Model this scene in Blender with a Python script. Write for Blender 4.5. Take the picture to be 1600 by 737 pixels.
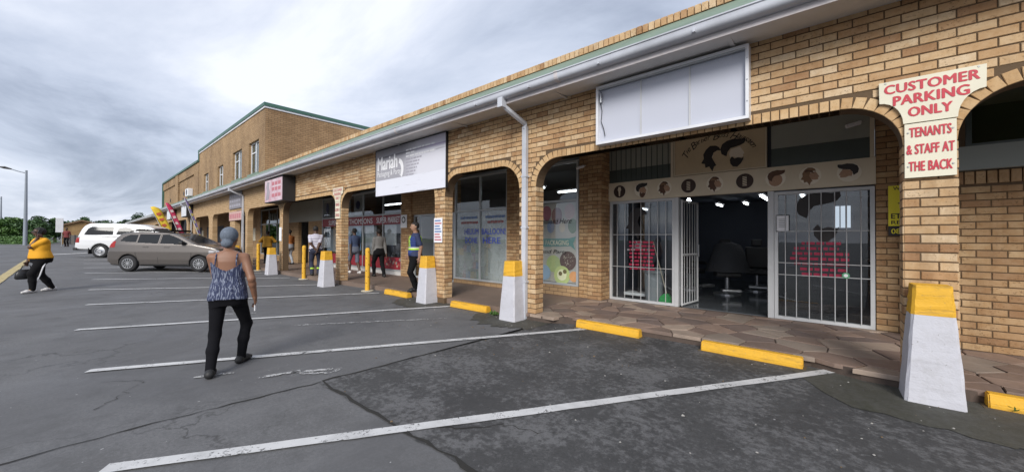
import bpy, bmesh, math, random
import numpy as np
from mathutils import Matrix, Vector
R_ = math.radians
random.seed(7); RNG = np.random.default_rng(11)
scene = bpy.context.scene
for o in list(bpy.data.objects): bpy.data.objects.remove(o)
COL = scene.collection

# ------------------------------------------------------------------ camera
# world: the arcade front runs along X (far end at -X), +Y goes into the shops, arcade floor is z = 0
CAM = Vector((0.0, -5.16, 1.30))
YAW, PITCH, ROLL, FPX = R_(49.12), R_(0.609), R_(0.288), 581.9
fwd = Vector((-math.cos(YAW)*math.cos(PITCH), math.sin(YAW)*math.cos(PITCH), math.sin(PITCH)))
rgt = Vector((math.sin(YAW), math.cos(YAW), 0)); upv = rgt.cross(fwd)
r2 = rgt*math.cos(ROLL) + upv*math.sin(ROLL); u2 = -rgt*math.sin(ROLL) + upv*math.cos(ROLL)
cd = bpy.data.cameras.new('camera'); cam = bpy.data.objects.new('camera', cd); COL.objects.link(cam)
m3 = Matrix((r2, u2, -fwd)).transposed()
cam.matrix_world = Matrix.Translation(CAM) @ m3.to_4x4()
cd.sensor_fit = 'HORIZONTAL'; cd.sensor_width = 36; cd.lens = 36*FPX/1600; cd.shift_y = -0.0011
cd.clip_start = 0.05; cd.clip_end = 3000
scene.camera = cam

# ------------------------------------------------------------------ sky, sun, exposure
SUN_EL, SUN_AZ = R_(31), R_(-59)      # high, behind the camera's right shoulder, veiled by cloud
world = bpy.data.worlds.new('World'); scene.world = world; world.use_nodes = True
wt = world.node_tree; wt.nodes.clear()
def wn(t, **k):
    n = wt.nodes.new(t)
    for a, b in k.items(): setattr(n, a, b)
    return n
out = wn('ShaderNodeOutputWorld'); sky = wn('ShaderNodeTexSky', sky_type='NISHITA', sun_disc=False)
sky.sun_elevation = SUN_EL; sky.sun_rotation = R_(149); sky.air_density = 1.0; sky.dust_density = 2.0
bg_sky = wn('ShaderNodeBackground'); bg_sky.inputs[1].default_value = 0.07
wt.links.new(sky.outputs[0], bg_sky.inputs[0])
tc = wn('ShaderNodeTexCoord'); sep = wn('ShaderNodeSeparateXYZ'); wt.links.new(tc.outputs['Generated'], sep.inputs[0])
# clouds live on a flat layer: direction / (height + a little)
addz = wn('ShaderNodeMath', operation='ADD'); wt.links.new(sep.outputs[2], addz.inputs[0]); addz.inputs[1].default_value = 0.16
mx = wn('ShaderNodeMath', operation='MAXIMUM'); wt.links.new(addz.outputs[0], mx.inputs[0]); mx.inputs[1].default_value = 0.12
dx = wn('ShaderNodeMath', operation='DIVIDE'); dy = wn('ShaderNodeMath', operation='DIVIDE')
wt.links.new(sep.outputs[0], dx.inputs[0]); wt.links.new(mx.outputs[0], dx.inputs[1])
wt.links.new(sep.outputs[1], dy.inputs[0]); wt.links.new(mx.outputs[0], dy.inputs[1])
cmb = wn('ShaderNodeCombineXYZ'); wt.links.new(dx.outputs[0], cmb.inputs[0]); wt.links.new(dy.outputs[0], cmb.inputs[1])
mp = wn('ShaderNodeMapping'); mp.inputs['Location'].default_value = (-10.741, 14.788, -3.583); mp.inputs['Scale'].default_value = (0.568, 1.0, 1)
wt.links.new(cmb.outputs[0], mp.inputs[0])
n1 = wn('ShaderNodeTexNoise'); n1.inputs['Scale'].default_value = 1.05; n1.inputs['Detail'].default_value = 9; n1.inputs['Roughness'].default_value = 0.60; n1.inputs['Distortion'].default_value = 0.45
wt.links.new(mp.outputs[0], n1.inputs['Vector'])
n2 = wn('ShaderNodeTexNoise'); n2.inputs['Scale'].default_value = 0.42; n2.inputs['Detail'].default_value = 4; n2.inputs['Roughness'].default_value = 0.5
wt.links.new(mp.outputs[0], n2.inputs['Vector'])
mixn = wn('ShaderNodeMix', data_type='FLOAT'); mixn.inputs[0].default_value = 0.42
wt.links.new(n1.outputs[0], mixn.inputs[2]); wt.links.new(n2.outputs[0], mixn.inputs[3])
cr = wn('ShaderNodeValToRGB'); wt.links.new(mixn.outputs[0], cr.inputs[0])
els = cr.color_ramp.elements
els[0].position = 0.335; els[0].color = (0.215, 0.25, 0.33, 1)
els[1].position = 0.60; els[1].color = (0.73, 0.755, 0.82, 1)
for p, c in ((0.40, (0.32, 0.36, 0.45, 1)), (0.45, (0.43, 0.475, 0.575, 1)), (0.52, (0.545, 0.585, 0.68, 1))):
    e = els.new(p); e.color = c
bg_cl = wn('ShaderNodeBackground'); bg_cl.inputs[1].default_value = 0.66; wt.links.new(cr.outputs[0], bg_cl.inputs[0])
mxs = wn('ShaderNodeMixShader'); mxs.inputs[0].default_value = 0.88
wt.links.new(bg_sky.outputs[0], mxs.inputs[1]); wt.links.new(bg_cl.outputs[0], mxs.inputs[2]); wt.links.new(mxs.outputs[0], out.inputs[0])
sd = bpy.data.lights.new('sun', 'SUN'); sun = bpy.data.objects.new('sun', sd); COL.objects.link(sun)
sd.energy = 1.5; sd.angle = R_(25); sd.color = (1, 0.965, 0.91)
sv = Vector((math.cos(SUN_EL)*math.cos(SUN_AZ), math.cos(SUN_EL)*math.sin(SUN_AZ), math.sin(SUN_EL)))
sun.rotation_euler = sv.to_track_quat('Z', 'Y').to_euler()
vs = scene.view_settings; vs.view_transform = 'Standard'; vs.look = 'None'; vs.gamma = 1; vs.exposure = 1.15; vs.use_curve_mapping = False
scene.cycles.max_bounces = 8; scene.cycles.transparent_max_bounces = 16; scene.cycles.use_denoising = True
scene.cycles.caustics_reflective = False; scene.cycles.caustics_refractive = False

# ------------------------------------------------------------------ helpers
def link(o, parent=None):
    COL.objects.link(o)
    if parent is not None: o.parent = parent
    return o
def tag(o, label=None, cat=None, group=None, kind=None):
    if label: o['label'] = label
    if cat: o['category'] = cat
    if group: o['group'] = group
    if kind: o['kind'] = kind
    return o
def empty(name, loc=(0,0,0), rz=0.0, label=None, cat=None, group=None):
    o = bpy.data.objects.new(name, None); o.location = loc; o.rotation_euler = (0,0,rz); o.empty_display_size = .2
    link(o); return tag(o, label, cat, group)
def mesh_obj(name, verts, faces, mats, parent=None, smooth=False, midx=None):
    me = bpy.data.meshes.new(name); me.from_pydata([tuple(v) for v in verts], [], [tuple(f) for f in faces])
    if not isinstance(mats, (list, tuple)): mats = [mats]
    for m in mats: me.materials.append(m)
    if midx is not None: me.polygons.foreach_set('material_index', np.asarray(midx, dtype=np.int32))
    if smooth: me.polygons.foreach_set('use_smooth', [True]*len(me.polygons))
    me.update()
    return link(bpy.data.objects.new(name, me), parent)
class MB:
    """collects simple solids into one mesh"""
    def __init__(s): s.v = []; s.f = []; s.mi = []; s.cur = 0
    def add(s, v, f):
        b = len(s.v); s.v += [tuple(p) for p in v]; s.f += [tuple(b+i for i in q) for q in f]; s.mi += [s.cur]*len(f); return s
    def box(s, x0, x1, y0, y1, z0, z1):
        v = [(x,y,z) for z in (z0,z1) for y in (y0,y1) for x in (x0,x1)]
        return s.add(v, [(0,2,3,1),(4,5,7,6),(0,1,5,4),(2,6,7,3),(0,4,6,2),(1,3,7,5)])
    def bevbox(s, x0, x1, y0, y1, z0, z1, b=0.01):
        bm = bmesh.new(); bmesh.ops.create_cube(bm, size=1)
        for w in bm.verts:
            w.co = Vector(((x0+x1)/2+w.co.x*(x1-x0), (y0+y1)/2+w.co.y*(y1-y0), (z0+z1)/2+w.co.z*(z1-z0)))
        bmesh.ops.bevel(bm, geom=bm.edges[:], offset=b, segments=2, affect='EDGES', profile=.5)
        bm.verts.index_update(); s.add([w.co for w in bm.verts], [[w.index for w in f.verts] for f in bm.faces]); bm.free(); return s
    def prism(s, pts, axis, a, b):
        """pts 2D polygon; axis 'x','y','z' is the extrusion axis; a<b"""
        def P(p, t): return {'x': (t,p[0],p[1]), 'y': (p[0],t,p[1]), 'z': (p[0],p[1],t)}[axis]
        n = len(pts); v = [P(p,a) for p in pts]+[P(p,b) for p in pts]
        f = [tuple(range(n)), tuple(range(2*n-1,n-1,-1))]+[(i,n+i,n+(i+1)%n,(i+1)%n) for i in range(n)]
        return s.add(v, f)
    def tube(s, pts, r, n=8, cap=True):
        pts = [Vector(p) for p in pts]; rs = r if isinstance(r, (list,tuple)) else [r]*len(pts)
        b = len(s.v); prev = None; fs = []; vs_ = []
        for i, p in enumerate(pts):
            t = (pts[min(i+1,len(pts)-1)]-pts[max(i-1,0)]).normalized()
            ref = prev if prev is not None else (Vector((0,0,1)) if abs(t.z) < .9 else Vector((1,0,0)))
            a = (ref-t*ref.dot(t)).normalized(); prev = a; c = t.cross(a)
            for k in range(n):
                w = 2*math.pi*k/n; vs_.append(p+(a*math.cos(w)+c*math.sin(w))*rs[i])
        for i in range(len(pts)-1):
            for k in range(n): fs.append((i*n+k, i*n+(k+1)%n, (i+1)*n+(k+1)%n, (i+1)*n+k))
        if cap: fs.append(tuple(range(n-1,-1,-1))); fs.append(tuple(range((len(pts)-1)*n, len(pts)*n)))
        return s.add(vs_, fs)
    def lathe(s, prof, c=(0,0,0), axis='z', n=20):
        vs_ = []; fs = []
        for r, h in prof:
            for k in range(n):
                w = 2*math.pi*k/n; a, b_ = r*math.cos(w), r*math.sin(w)
                p = {'z': (a,b_,h), 'y': (a,h,b_), 'x': (h,a,b_)}[axis]; vs_.append((c[0]+p[0], c[1]+p[1], c[2]+p[2]))
        for i in range(len(prof)-1):
            for k in range(n): fs.append((i*n+k, i*n+(k+1)%n, (i+1)*n+(k+1)%n, (i+1)*n+k))
        return s.add(vs_, fs)
    def build(s, name, mats, parent=None, smooth=False, fixn=True):
        o = mesh_obj(name, s.v, s.f, mats, parent, smooth, s.mi)
        if fixn:
            bm = bmesh.new(); bm.from_mesh(o.data); bmesh.ops.recalc_face_normals(bm, faces=bm.faces[:]); bm.to_mesh(o.data); bm.free()
        return o
def autosmooth(o, ang=40):
    me = o.data; bm = bmesh.new(); bm.from_mesh(me)
    for f in bm.faces: f.smooth = True
    for e in bm.edges:
        if len(e.link_faces) == 2: e.smooth = e.calc_face_angle(0) < R_(ang)
    bm.to_mesh(me); bm.free(); return o
def copy_tree(o, parent=None):
    c = o.copy(); COL.objects.link(c); c.parent = parent
    for ch in list(o.children): copy_tree(ch, c)
    return c
_fcache = {}
def text(name, s, mat, parent, x0, x1, z0, z1, y, bold=0.0, shear=0.0, rot=0.0, ext=0.0015, keep=False, space=1.0, facing=0.0):
    """flat lettering on a plane that faces -Y, fitted into x0..x1, z0..z1"""
    cu = bpy.data.curves.new('t', 'FONT'); cu.body = s; cu.offset = 0; cu.shear = shear; cu.extrude = 0; cu.resolution_u = 3; cu.space_character = space
    ob = bpy.data.objects.new('t', cu); COL.objects.link(ob); dg = bpy.context.evaluated_depsgraph_get()
    me = bpy.data.meshes.new_from_object(ob.evaluated_get(dg)); bpy.data.objects.remove(ob); bpy.data.curves.remove(cu)
    n = len(me.vertices); co = np.empty(n*3); me.vertices.foreach_get('co', co); co = co.reshape(-1,3)
    lo, hi = co.min(0), co.max(0)
    sx = (x1-x0)/max(hi[0]-lo[0],1e-6); sz = (z1-z0)/max(hi[1]-lo[1],1e-6)
    if keep: sx = sz = min(sx, sz)
    u = (co[:,0]-(lo[0]+hi[0])/2)*sx; w = (co[:,1]-(lo[1]+hi[1])/2)*sz
    c, si = math.cos(rot), math.sin(rot)
    X = (x0+x1)/2+u*c-w*si; Z = (z0+z1)/2+u*si+w*c
    # heavier strokes: the same outlines again, a hair to the side and a hair further back
    F0 = [tuple(p.vertices) for p in me.polygons]; bpy.data.meshes.remove(me); V = []; F = []
    hgt = (z1-z0)*1.9; shifts = [(0,0)] if bold < .008 else [(0,0),(bold,0),(-bold,0),(0,bold*.6),(0,-bold*.6)]
    for k, (a, b_) in enumerate(shifts):
        base = len(V); V += [(float(p), y+.0002*k, float(q)) for p, q in zip(X+a*hgt, Z+b_*hgt)]; F += [tuple(base+i for i in f) for f in F0]
    return mesh_obj(name, V, F, mat, parent)
def flat_poly(name, pts, y, mat, parent, th=0.002):
    """flat printed shape facing -Y, pts are (x, z)"""
    b = MB().prism(pts, 'y', y, y+th); return b.build(name, mat, parent)

# ------------------------------------------------------------------ materials
def nt(m): m.use_nodes = True; return m.node_tree
def N(t, ty, **k):
    n = t.nodes.new(ty)
    for a, b in k.items():
        if a in ('operation','data_type','blend_type','feature','musgrave_type','noise_dimensions','attribute_name','interpolation_type','distance','voronoi_dimensions'): setattr(n, a, b)
        else: n.inputs[a.replace('_',' ')].default_value = b
    return n
def L(t, a, b): t.links.new(a, b)
def mixc(t, fac, a, b, mode='MIX'):
    n = t.nodes.new('ShaderNodeMix'); n.data_type = 'RGBA'; n.blend_type = mode; n.clamp_factor = True
    for sock, v in ((n.inputs[0], fac), (n.inputs[6], a), (n.inputs[7], b)):
        if hasattr(v, 'links') or hasattr(v, 'is_linked'): L(t, v, sock)
        else: sock.default_value = v if not isinstance(v, tuple) else (v+(1,) if len(v) == 3 else v)
    return n.outputs[2]
def ramp(t, src, stops):
    n = t.nodes.new('ShaderNodeValToRGB'); L(t, src, n.inputs[0]); e = n.color_ramp.elements
    e[0].position = stops[0][0]; e[1].position = stops[-1][0]
    def cc(c): return (c,c,c,1) if not isinstance(c, tuple) else c+(1,)
    e[0].color = cc(stops[0][1]); e[1].color = cc(stops[-1][1])
    for p, c in stops[1:-1]: x = e.new(p); x.color = cc(c)
    return n.outputs[0]
def noise(t, scale, detail=4, rough=.55, vec=None, dist=0.0):
    n = N(t, 'ShaderNodeTexNoise', Scale=scale, Detail=detail, Roughness=rough, Distortion=dist)
    if vec is not None: L(t, vec, n.inputs['Vector'])
    return n.outputs[0]
def pos(t): return t.nodes.new('ShaderNodeNewGeometry').outputs['Position']
def objc(t): return t.nodes.new('ShaderNodeTexCoord').outputs['Object']
def bump(t, bsdf, h, s=.3, d=.01):
    b = N(t, 'ShaderNodeBump', Strength=s, Distance=d); L(t, h, b.inputs['Height']); L(t, b.outputs[0], bsdf.inputs['Normal'])
_mats = {}
def mat(name, col, rough=.6, var=.12, scale=6., metal=0., dirt=0., bmp=0., bscale=60., world=False, spec=.5):
    """plain surface with grain: colour varies a little, dirt is a blotchy darker film"""
    if name in _mats: return _mats[name]
    m = bpy.data.materials.new(name); t = nt(m); b = t.nodes['Principled BSDF']; v = pos(t) if world else objc(t)
    c = mixc(t, noise(t, scale, 5, .6, v), tuple(x*(1-var) for x in col), tuple(min(1,x*(1+var)) for x in col))
    if dirt: c = mixc(t, ramp(t, noise(t, scale*.45, 6, .65, v), ((.48,0.),(.72,dirt))), c, tuple(x*.35 for x in col))
    L(t, c, b.inputs['Base Color']); b.inputs['Roughness'].default_value = rough; b.inputs['Metallic'].default_value = metal
    b.inputs['Specular IOR Level'].default_value = spec
    if bmp: bump(t, b, noise(t, bscale, 4, .6, v), bmp, .01)
    _mats[name] = m; return m
def emat(name, col, s):
    m = bpy.data.materials.new(name); t = nt(m); b = t.nodes['Principled BSDF']; b.inputs['Base Color'].default_value = (.5,.5,.5,1)
    b.inputs['Emission Color'].default_value = col+(1,); b.inputs['Emission Strength'].default_value = s; return m
def glass(name, tint=(.80,.85,.84), ior=1.5, extra=.0, rough=.015):
    m = bpy.data.materials.new(name); t = nt(m); t.nodes.clear()
    o = t.nodes.new('ShaderNodeOutputMaterial'); tr = t.nodes.new('ShaderNodeBsdfTransparent'); gl = t.nodes.new('ShaderNodeBsdfGlossy')
    tr.inputs[0].default_value = tint+(1,); gl.inputs['Roughness'].default_value = rough; gl.inputs['Color'].default_value = (.95,.97,1,1)
    ge = t.nodes.new('ShaderNodeNewGeometry'); dt = t.nodes.new('ShaderNodeVectorMath'); dt.operation = 'DOT_PRODUCT'; L(t, ge.outputs['Normal'], dt.inputs[0]); L(t, ge.outputs['Incoming'], dt.inputs[1])
    ab = N(t, 'ShaderNodeMath', operation='ABSOLUTE'); L(t, dt.outputs['Value'], ab.inputs[0]); om = N(t, 'ShaderNodeMath', operation='SUBTRACT'); om.inputs[0].default_value = 1.; L(t, ab.outputs[0], om.inputs[1])
    pw = N(t, 'ShaderNodeMath', operation='POWER'); L(t, om.outputs[0], pw.inputs[0]); pw.inputs[1].default_value = 5.; ad = N(t, 'ShaderNodeMath', operation='MULTIPLY_ADD'); L(t, pw.outputs[0], ad.inputs[0]); ad.inputs[1].default_value = .95; ad.inputs[2].default_value = .04+extra
    mx_ = t.nodes.new('ShaderNodeMixShader'); L(t, ad.outputs[0], mx_.inputs[0]); L(t, tr.outputs[0], mx_.inputs[1]); L(t, gl.outputs[0], mx_.inputs[2]); L(t, mx_.outputs[0], o.inputs[0])
    return m
def brick_mat(name, stops, soot=0.0, speck=.55):
    m = bpy.data.materials.new(name); t = nt(m); b = t.nodes['Principled BSDF']; p = pos(t)
    at = N(t, 'ShaderNodeAttribute', attribute_name='tint')
    c = ramp(t, at.outputs['Fac'], stops)
    c = mixc(t, ramp(t, noise(t, 11, 6, .65, p), ((.3,0.),(.7,1.))), c, mixc(t, 1.0, c, (.80,.70,.58), 'MULTIPLY'))
    sp = ramp(t, noise(t, 42, 3, .62, p), ((.575,0.),(.63,speck)))
    spm = mixc(t, ramp(t, noise(t, 3.2, 2, .5, p), ((.38,0.),(.62,1.))), (0,0,0), sp)
    c = mixc(t, spm, c, (.085,.045,.02))
    ms = t.nodes.new('ShaderNodeMapping'); ms.inputs['Scale'].default_value = (2.6,2.6,.30); L(t, p, ms.inputs[0])
    c = mixc(t, ramp(t, noise(t, 1.0, 6, .65, ms.outputs[0]), ((.52,0.),(.70,.55))), c, mixc(t, 1.0, c, (.52,.46,.42), 'MULTIPLY'))
    if soot: c = mixc(t, ramp(t, noise(t, .55, 6, .62, p), ((.40,0.),(.66,soot))), c, mixc(t, 1.0, c, (.40,.34,.30), 'MULTIPLY'))
    L(t, c, b.inputs['Base Color']); b.inputs['Roughness'].default_value = .82; b.inputs['Specular IOR Level'].default_value = .3
    bump(t, b, noise(t, 70, 5, .65, p), .5, .006); return m
BUFF = ((0,(.40,.245,.135)),(.15,(.51,.335,.185)),(.5,(.58,.41,.24)),(.8,(.63,.465,.285)),(1,(.68,.54,.37)))
M_brick = brick_mat('buff_brick', BUFF, 0.15)
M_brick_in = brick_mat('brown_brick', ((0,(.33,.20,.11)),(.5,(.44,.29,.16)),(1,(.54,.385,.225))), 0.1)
M_arch = brick_mat('arch_brick', ((0,(.55,.37,.20)),(.5,(.61,.43,.24)),(1,(.65,.48,.285))), .1, .3)
M_mortar = mat('mortar', (.115,.075,.042), .95, .2, 14, bmp=.4, world=True)
def brick_tex(name, c1, c2, mortar, soot=.0, horiz=0):
    """bricks too far away to pick apart: running bond on the wall plane; horiz 0: X-Z wall, 1: Y-Z wall"""
    m = bpy.data.materials.new(name); t = nt(m); b = t.nodes['Principled BSDF']; p = pos(t)
    s = t.nodes.new('ShaderNodeSeparateXYZ'); L(t, p, s.inputs[0]); c = t.nodes.new('ShaderNodeCombineXYZ'); L(t, s.outputs[1 if horiz else 0], c.inputs[0]); L(t, s.outputs[2], c.inputs[1])
    br = t.nodes.new('ShaderNodeTexBrick'); L(t, c.outputs[0], br.inputs['Vector']); br.inputs['Scale'].default_value = 1; br.inputs['Brick Width'].default_value = .232; br.inputs['Row Height'].default_value = .085
    br.inputs['Mortar Size'].default_value = .006; br.inputs['Mortar Smooth'].default_value = .2; br.inputs['Color1'].default_value = c1+(1,); br.inputs['Color2'].default_value = c2+(1,); br.inputs['Mortar'].default_value = mortar+(1,); br.inputs['Bias'].default_value = 0
    col = mixc(t, noise(t, 2.2, 5, .6, p), br.outputs[0], mixc(t, 1., br.outputs[0], (.74,.68,.60), 'MULTIPLY'))
    if soot:
        mp_ = t.nodes.new('ShaderNodeMapping'); mp_.inputs['Scale'].default_value = (.5,.5,.22); L(t, p, mp_.inputs[0])
        col = mixc(t, ramp(t, noise(t, .8, 7, .66, mp_.outputs[0]), ((.38,0.),(.64,soot))), col, mixc(t, 1., col, (.30,.27,.25), 'MULTIPLY'))
    L(t, col, b.inputs['Base Color']); b.inputs['Roughness'].default_value = .85
    bump(t, b, br.outputs['Fac'], -.6, .008); return m
M_btex = brick_tex('buff_brick_far', (.47,.32,.17), (.58,.415,.24), (.16,.105,.06))
M_bupper = brick_tex('sooty_brick_front', (.40,.265,.14), (.50,.34,.185), (.17,.12,.075), .6)
M_bend = brick_tex('sooty_brick_end', (.44,.28,.145), (.56,.37,.20), (.12,.08,.05), .55, 1)
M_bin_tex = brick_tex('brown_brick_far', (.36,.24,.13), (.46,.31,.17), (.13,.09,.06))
def chipped(name, col, under, dirtc, chip=.62, dirt=.5, scuff=.0):
    m = bpy.data.materials.new(name); t = nt(m); b = t.nodes['Principled BSDF']; v = pos(t)
    c = mixc(t, noise(t, 4, 6, .65, v), tuple(x*.88 for x in col), col)
    c = mixc(t, ramp(t, mixc(t, .5, noise(t, 2.2, 6, .7, v), noise(t, 13, 5, .7, v)), ((.50,0.),(.66,dirt))), c, dirtc)
    c = mixc(t, ramp(t, noise(t, 34, 5, .7, v), ((chip,0.),(chip+.03,1.))), c, under)
    sf = t.nodes.new('ShaderNodeMapping'); sf.inputs['Scale'].default_value = (1.2,6,9); L(t, v, sf.inputs[0])
    if scuff: c = mixc(t, ramp(t, noise(t, 2.4, 6, .7, sf.outputs[0]), ((.56,0.),(.66,scuff))), c, (.05,.045,.04))
    L(t, c, b.inputs['Base Color']); b.inputs['Roughness'].default_value = .62; b.inputs['Specular IOR Level'].default_value = .35
    bump(t, b, mixc(t, .5, noise(t, 16, 5, .6, v), noise(t, 70, 4, .6, v)), .45, .012); return m
M_white = mat('white_gloss_paint', (.72,.73,.76), .35, .05, 3, dirt=.25)
M_gutter = mat('gutter_paint', (.52,.54,.59), .42, .10, 2, dirt=.4, world=True)
M_fascia = mat('fascia_paint', (.58,.54,.54), .55, .1, 1.2, dirt=.45, world=True)
M_soffit = mat('soffit_board', (.60,.58,.56), .7, .06, 2, dirt=.3, world=True)
M_green = mat('faded_green_sheet', (.16,.225,.17), .55, .25, 1.6, dirt=.5, world=True)
M_dgreen = mat('green_trim', (.055,.13,.10), .5, .2, 1.4, dirt=.4, world=True)
M_colw = chipped('white_column_paint', (.56,.56,.605), (.26,.25,.24), (.33,.32,.31), .665, .32, .12)
M_yel = chipped('yellow_paint', (.76,.42,.035), (.30,.25,.18), (.40,.24,.05), .66, .35, .35)
M_alu = mat('grey_aluminium', (.42,.44,.45), .42, .08, 5, metal=.25)
M_alub = mat('white_aluminium', (.52,.53,.54), .4, .06, 4, dirt=.25)
M_black = mat('black_plastic', (.02,.02,.022), .5, .2, 6)
M_rubber = mat('black_rubber', (.022,.022,.024), .85, .25, 12)
M_steel = mat('steel', (.45,.46,.48), .35, .08, 6, metal=.8)
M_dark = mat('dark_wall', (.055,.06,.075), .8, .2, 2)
M_glass = glass('shop_glass', (.93,.95,.95), 1.5, .01)
M_glassd = glass('tinted_glass', (.55,.60,.56), 1.5, .03)
M_tube = emat('fluorescent_tube', (.92,.97,1.0), 3.5)
M_bulb = emat('ceiling_bulb', (.9,.95,1.0), 5)
M_red = mat('red_letter', (.50,.03,.05), .5, .15, 9)
M_blue = mat('blue_letter', (.03,.06,.42), .4, .1, 9)
M_cream = mat('cream_board', (.70,.66,.52), .55, .05, 3, dirt=.12)
M_wht = mat('white_vinyl', (.78,.78,.80), .5, .05, 5)
M_ink = mat('black_ink', (.018,.014,.014), .6, .2, 9)
# ------------------------------------------------------------------ ground
def sstep(t): t = min(max(t, 0.), 1.); return t*t*(3-2*t)
def gz(x, y):
    r = min(max((-13-x)*.0155, 0), .67)
    return -.12 + r*sstep((-y-.5)/2.5)
def mapped(t, p, sc, rz):
    m = t.nodes.new('ShaderNodeMapping'); m.inputs['Scale'].default_value = sc; m.inputs['Rotation'].default_value = (0,0,rz); L(t, p, m.inputs[0]); return m.outputs[0]
def asphalt(name, light, dark, blot, crack=.5, blo=.45, bhi=.62):
    m = bpy.data.materials.new(name); t = nt(m); b = t.nodes['Principled BSDF']; p = pos(t)
    g = mixc(t, .5, noise(t, 150, 3, .7, p), noise(t, 42, 4, .7, p)); c = mixc(t, ramp(t, g, ((.33,0.),(.67,1.))), tuple(x*.60 for x in light), tuple(x*1.38 for x in light))
    c = mixc(t, ramp(t, noise(t, .55, 6, .6, p, .3), ((.42,0.),(.66,.8))), c, dark)
    c = mixc(t, ramp(t, noise(t, 2.8, 7, .7, p), ((.36,.55),(.52,0.))), c, tuple(x*.62 for x in light)); c = mixc(t, ramp(t, noise(t, 1.1, 8, .72, mapped(t, p, (1,.35,1), 1.02), .2), ((.54,0.),(.70,.5))), c, tuple(x*1.35 for x in light))
    c = mixc(t, ramp(t, mixc(t, .45, noise(t, 1.9, 9, .78, p), noise(t, 17, 6, .75, p)), ((blo,0.),(bhi,blot))), c, mixc(t, g, (.055,.054,.055), (.21,.21,.215)))
    mp_ = t.nodes.new('ShaderNodeMapping'); L(t, p, mp_.inputs[0])
    wv = t.nodes.new('ShaderNodeVectorMath'); wv.operation = 'ADD'; nz = N(t, 'ShaderNodeTexNoise', Scale=1.6, Detail=6., Roughness=.6); L(t, p, nz.inputs['Vector'])
    sc_ = t.nodes.new('ShaderNodeVectorMath'); sc_.operation = 'SCALE'; L(t, nz.outputs['Color'], sc_.inputs[0]); sc_.inputs['Scale'].default_value = .9
    L(t, p, wv.inputs[0]); L(t, sc_.outputs[0], wv.inputs[1])
    vo = N(t, 'ShaderNodeTexVoronoi', feature='DISTANCE_TO_EDGE', Scale=.42); L(t, wv.outputs[0], vo.inputs['Vector'])
    ck = ramp(t, vo.outputs['Distance'], ((.002,1.),(.007,0.)))
    ck = mixc(t, ramp(t, noise(t, .35, 2, .5, p), ((.50,0.),(.60,crack))), (0,0,0), ck)
    c = mixc(t, ck, c, (.02,.019,.018))
    c = mixc(t, ramp(t, noise(t, 26, 2, .5, p), ((.755,0.),(.77,.75))), c, (.42,.42,.42))
    L(t, c, b.inputs['Base Color']); b.inputs['Specular IOR Level'].default_value = .4
    L(t, ramp(t, noise(t, .8, 5, .6, p), ((.35,.62),(.65,.92))), b.inputs['Roughness'])
    bump(t, b, mixc(t, .5, g, ck), .5, .006); return m
M_asph = asphalt('worn_asphalt', (.132,.132,.135), (.098,.098,.102), .25, .55, .50, .70)
M_asph2 = asphalt('dark_asphalt', (.062,.062,.063), (.040,.040,.041), .85, .3, .485, .565)
M_moss = asphalt('mossy_apron', (.072,.069,.058), (.036,.037,.025), .3, .2)
def paint_mat(name, col, wear):
    m = bpy.data.materials.new(name); t = nt(m); b = t.nodes['Principled BSDF']; p = pos(t)
    c = mixc(t, noise(t, 8, 5, .6, p), tuple(x*.82 for x in col), col); c = mixc(t, ramp(t, noise(t, 3.5, 6, .65, p), ((.48,0.),(.68,.45))), c, tuple(x*.45 for x in col))
    L(t, c, b.inputs['Base Color']); b.inputs['Roughness'].default_value = .7; bump(t, b, noise(t, 60, 4, .6, p), .4, .005)
    w = mixc(t, .45, noise(t, 40, 6, .75, p), noise(t, 6, 5, .7, p)); L(t, ramp(t, w, ((.60-wear*.2,1.),(.66-wear*.2,0.))), b.inputs['Alpha']); return m
M_line = paint_mat('white_road_paint', (.62,.62,.62), .25)
M_linef = paint_mat('faded_road_paint', (.50,.50,.50), .62)
M_lyel = paint_mat('yellow_kerb_paint', (.52,.42,.20), .25)
def axis_pts(*segs):
    r = []
    for a, b, st in segs:
        n = max(1, round((b-a)/st)); r += [a+(b-a)*i/n for i in range(n)]
    return r+[segs[-1][1]]
gx = axis_pts((-420,-100,40),(-100,-60,4),(-60,-56,.5),(-56,-13,1.0),(-13,8,1.0),(8,80,12)); gy = axis_pts((-260,-60,25),(-60,-10,5),(-10,-3,1),(-3,-.5,.125),(-.5,3,.5),(3,30,9),(30,160,26))
vv = [(x,y,gz(x,y)) for y in gy for x in gx]; nx = len(gx)
ff = [(j*nx+i,j*nx+i+1,(j+1)*nx+i+1,(j+1)*nx+i) for j in range(len(gy)-1) for i in range(nx-1)]
ground = tag(mesh_obj('parking_lot', vv, ff, M_asph), kind='structure')
def sheet(name, pts, m, lift, parent=None, step=.25):
    """thin sheet draped over the ground between two polylines pts = (left list, right list)"""
    Lf, Rt = pts; v = []; f = []
    for i, (a, b) in enumerate(zip(Lf, Rt)):
        for q in (a, b): v.append((q[0], q[1], gz(q[0],q[1])+lift))
        if i: f.append((2*i-2,2*i-1,2*i+1,2*i))
    return mesh_obj(name, v, f, m, parent)
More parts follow.
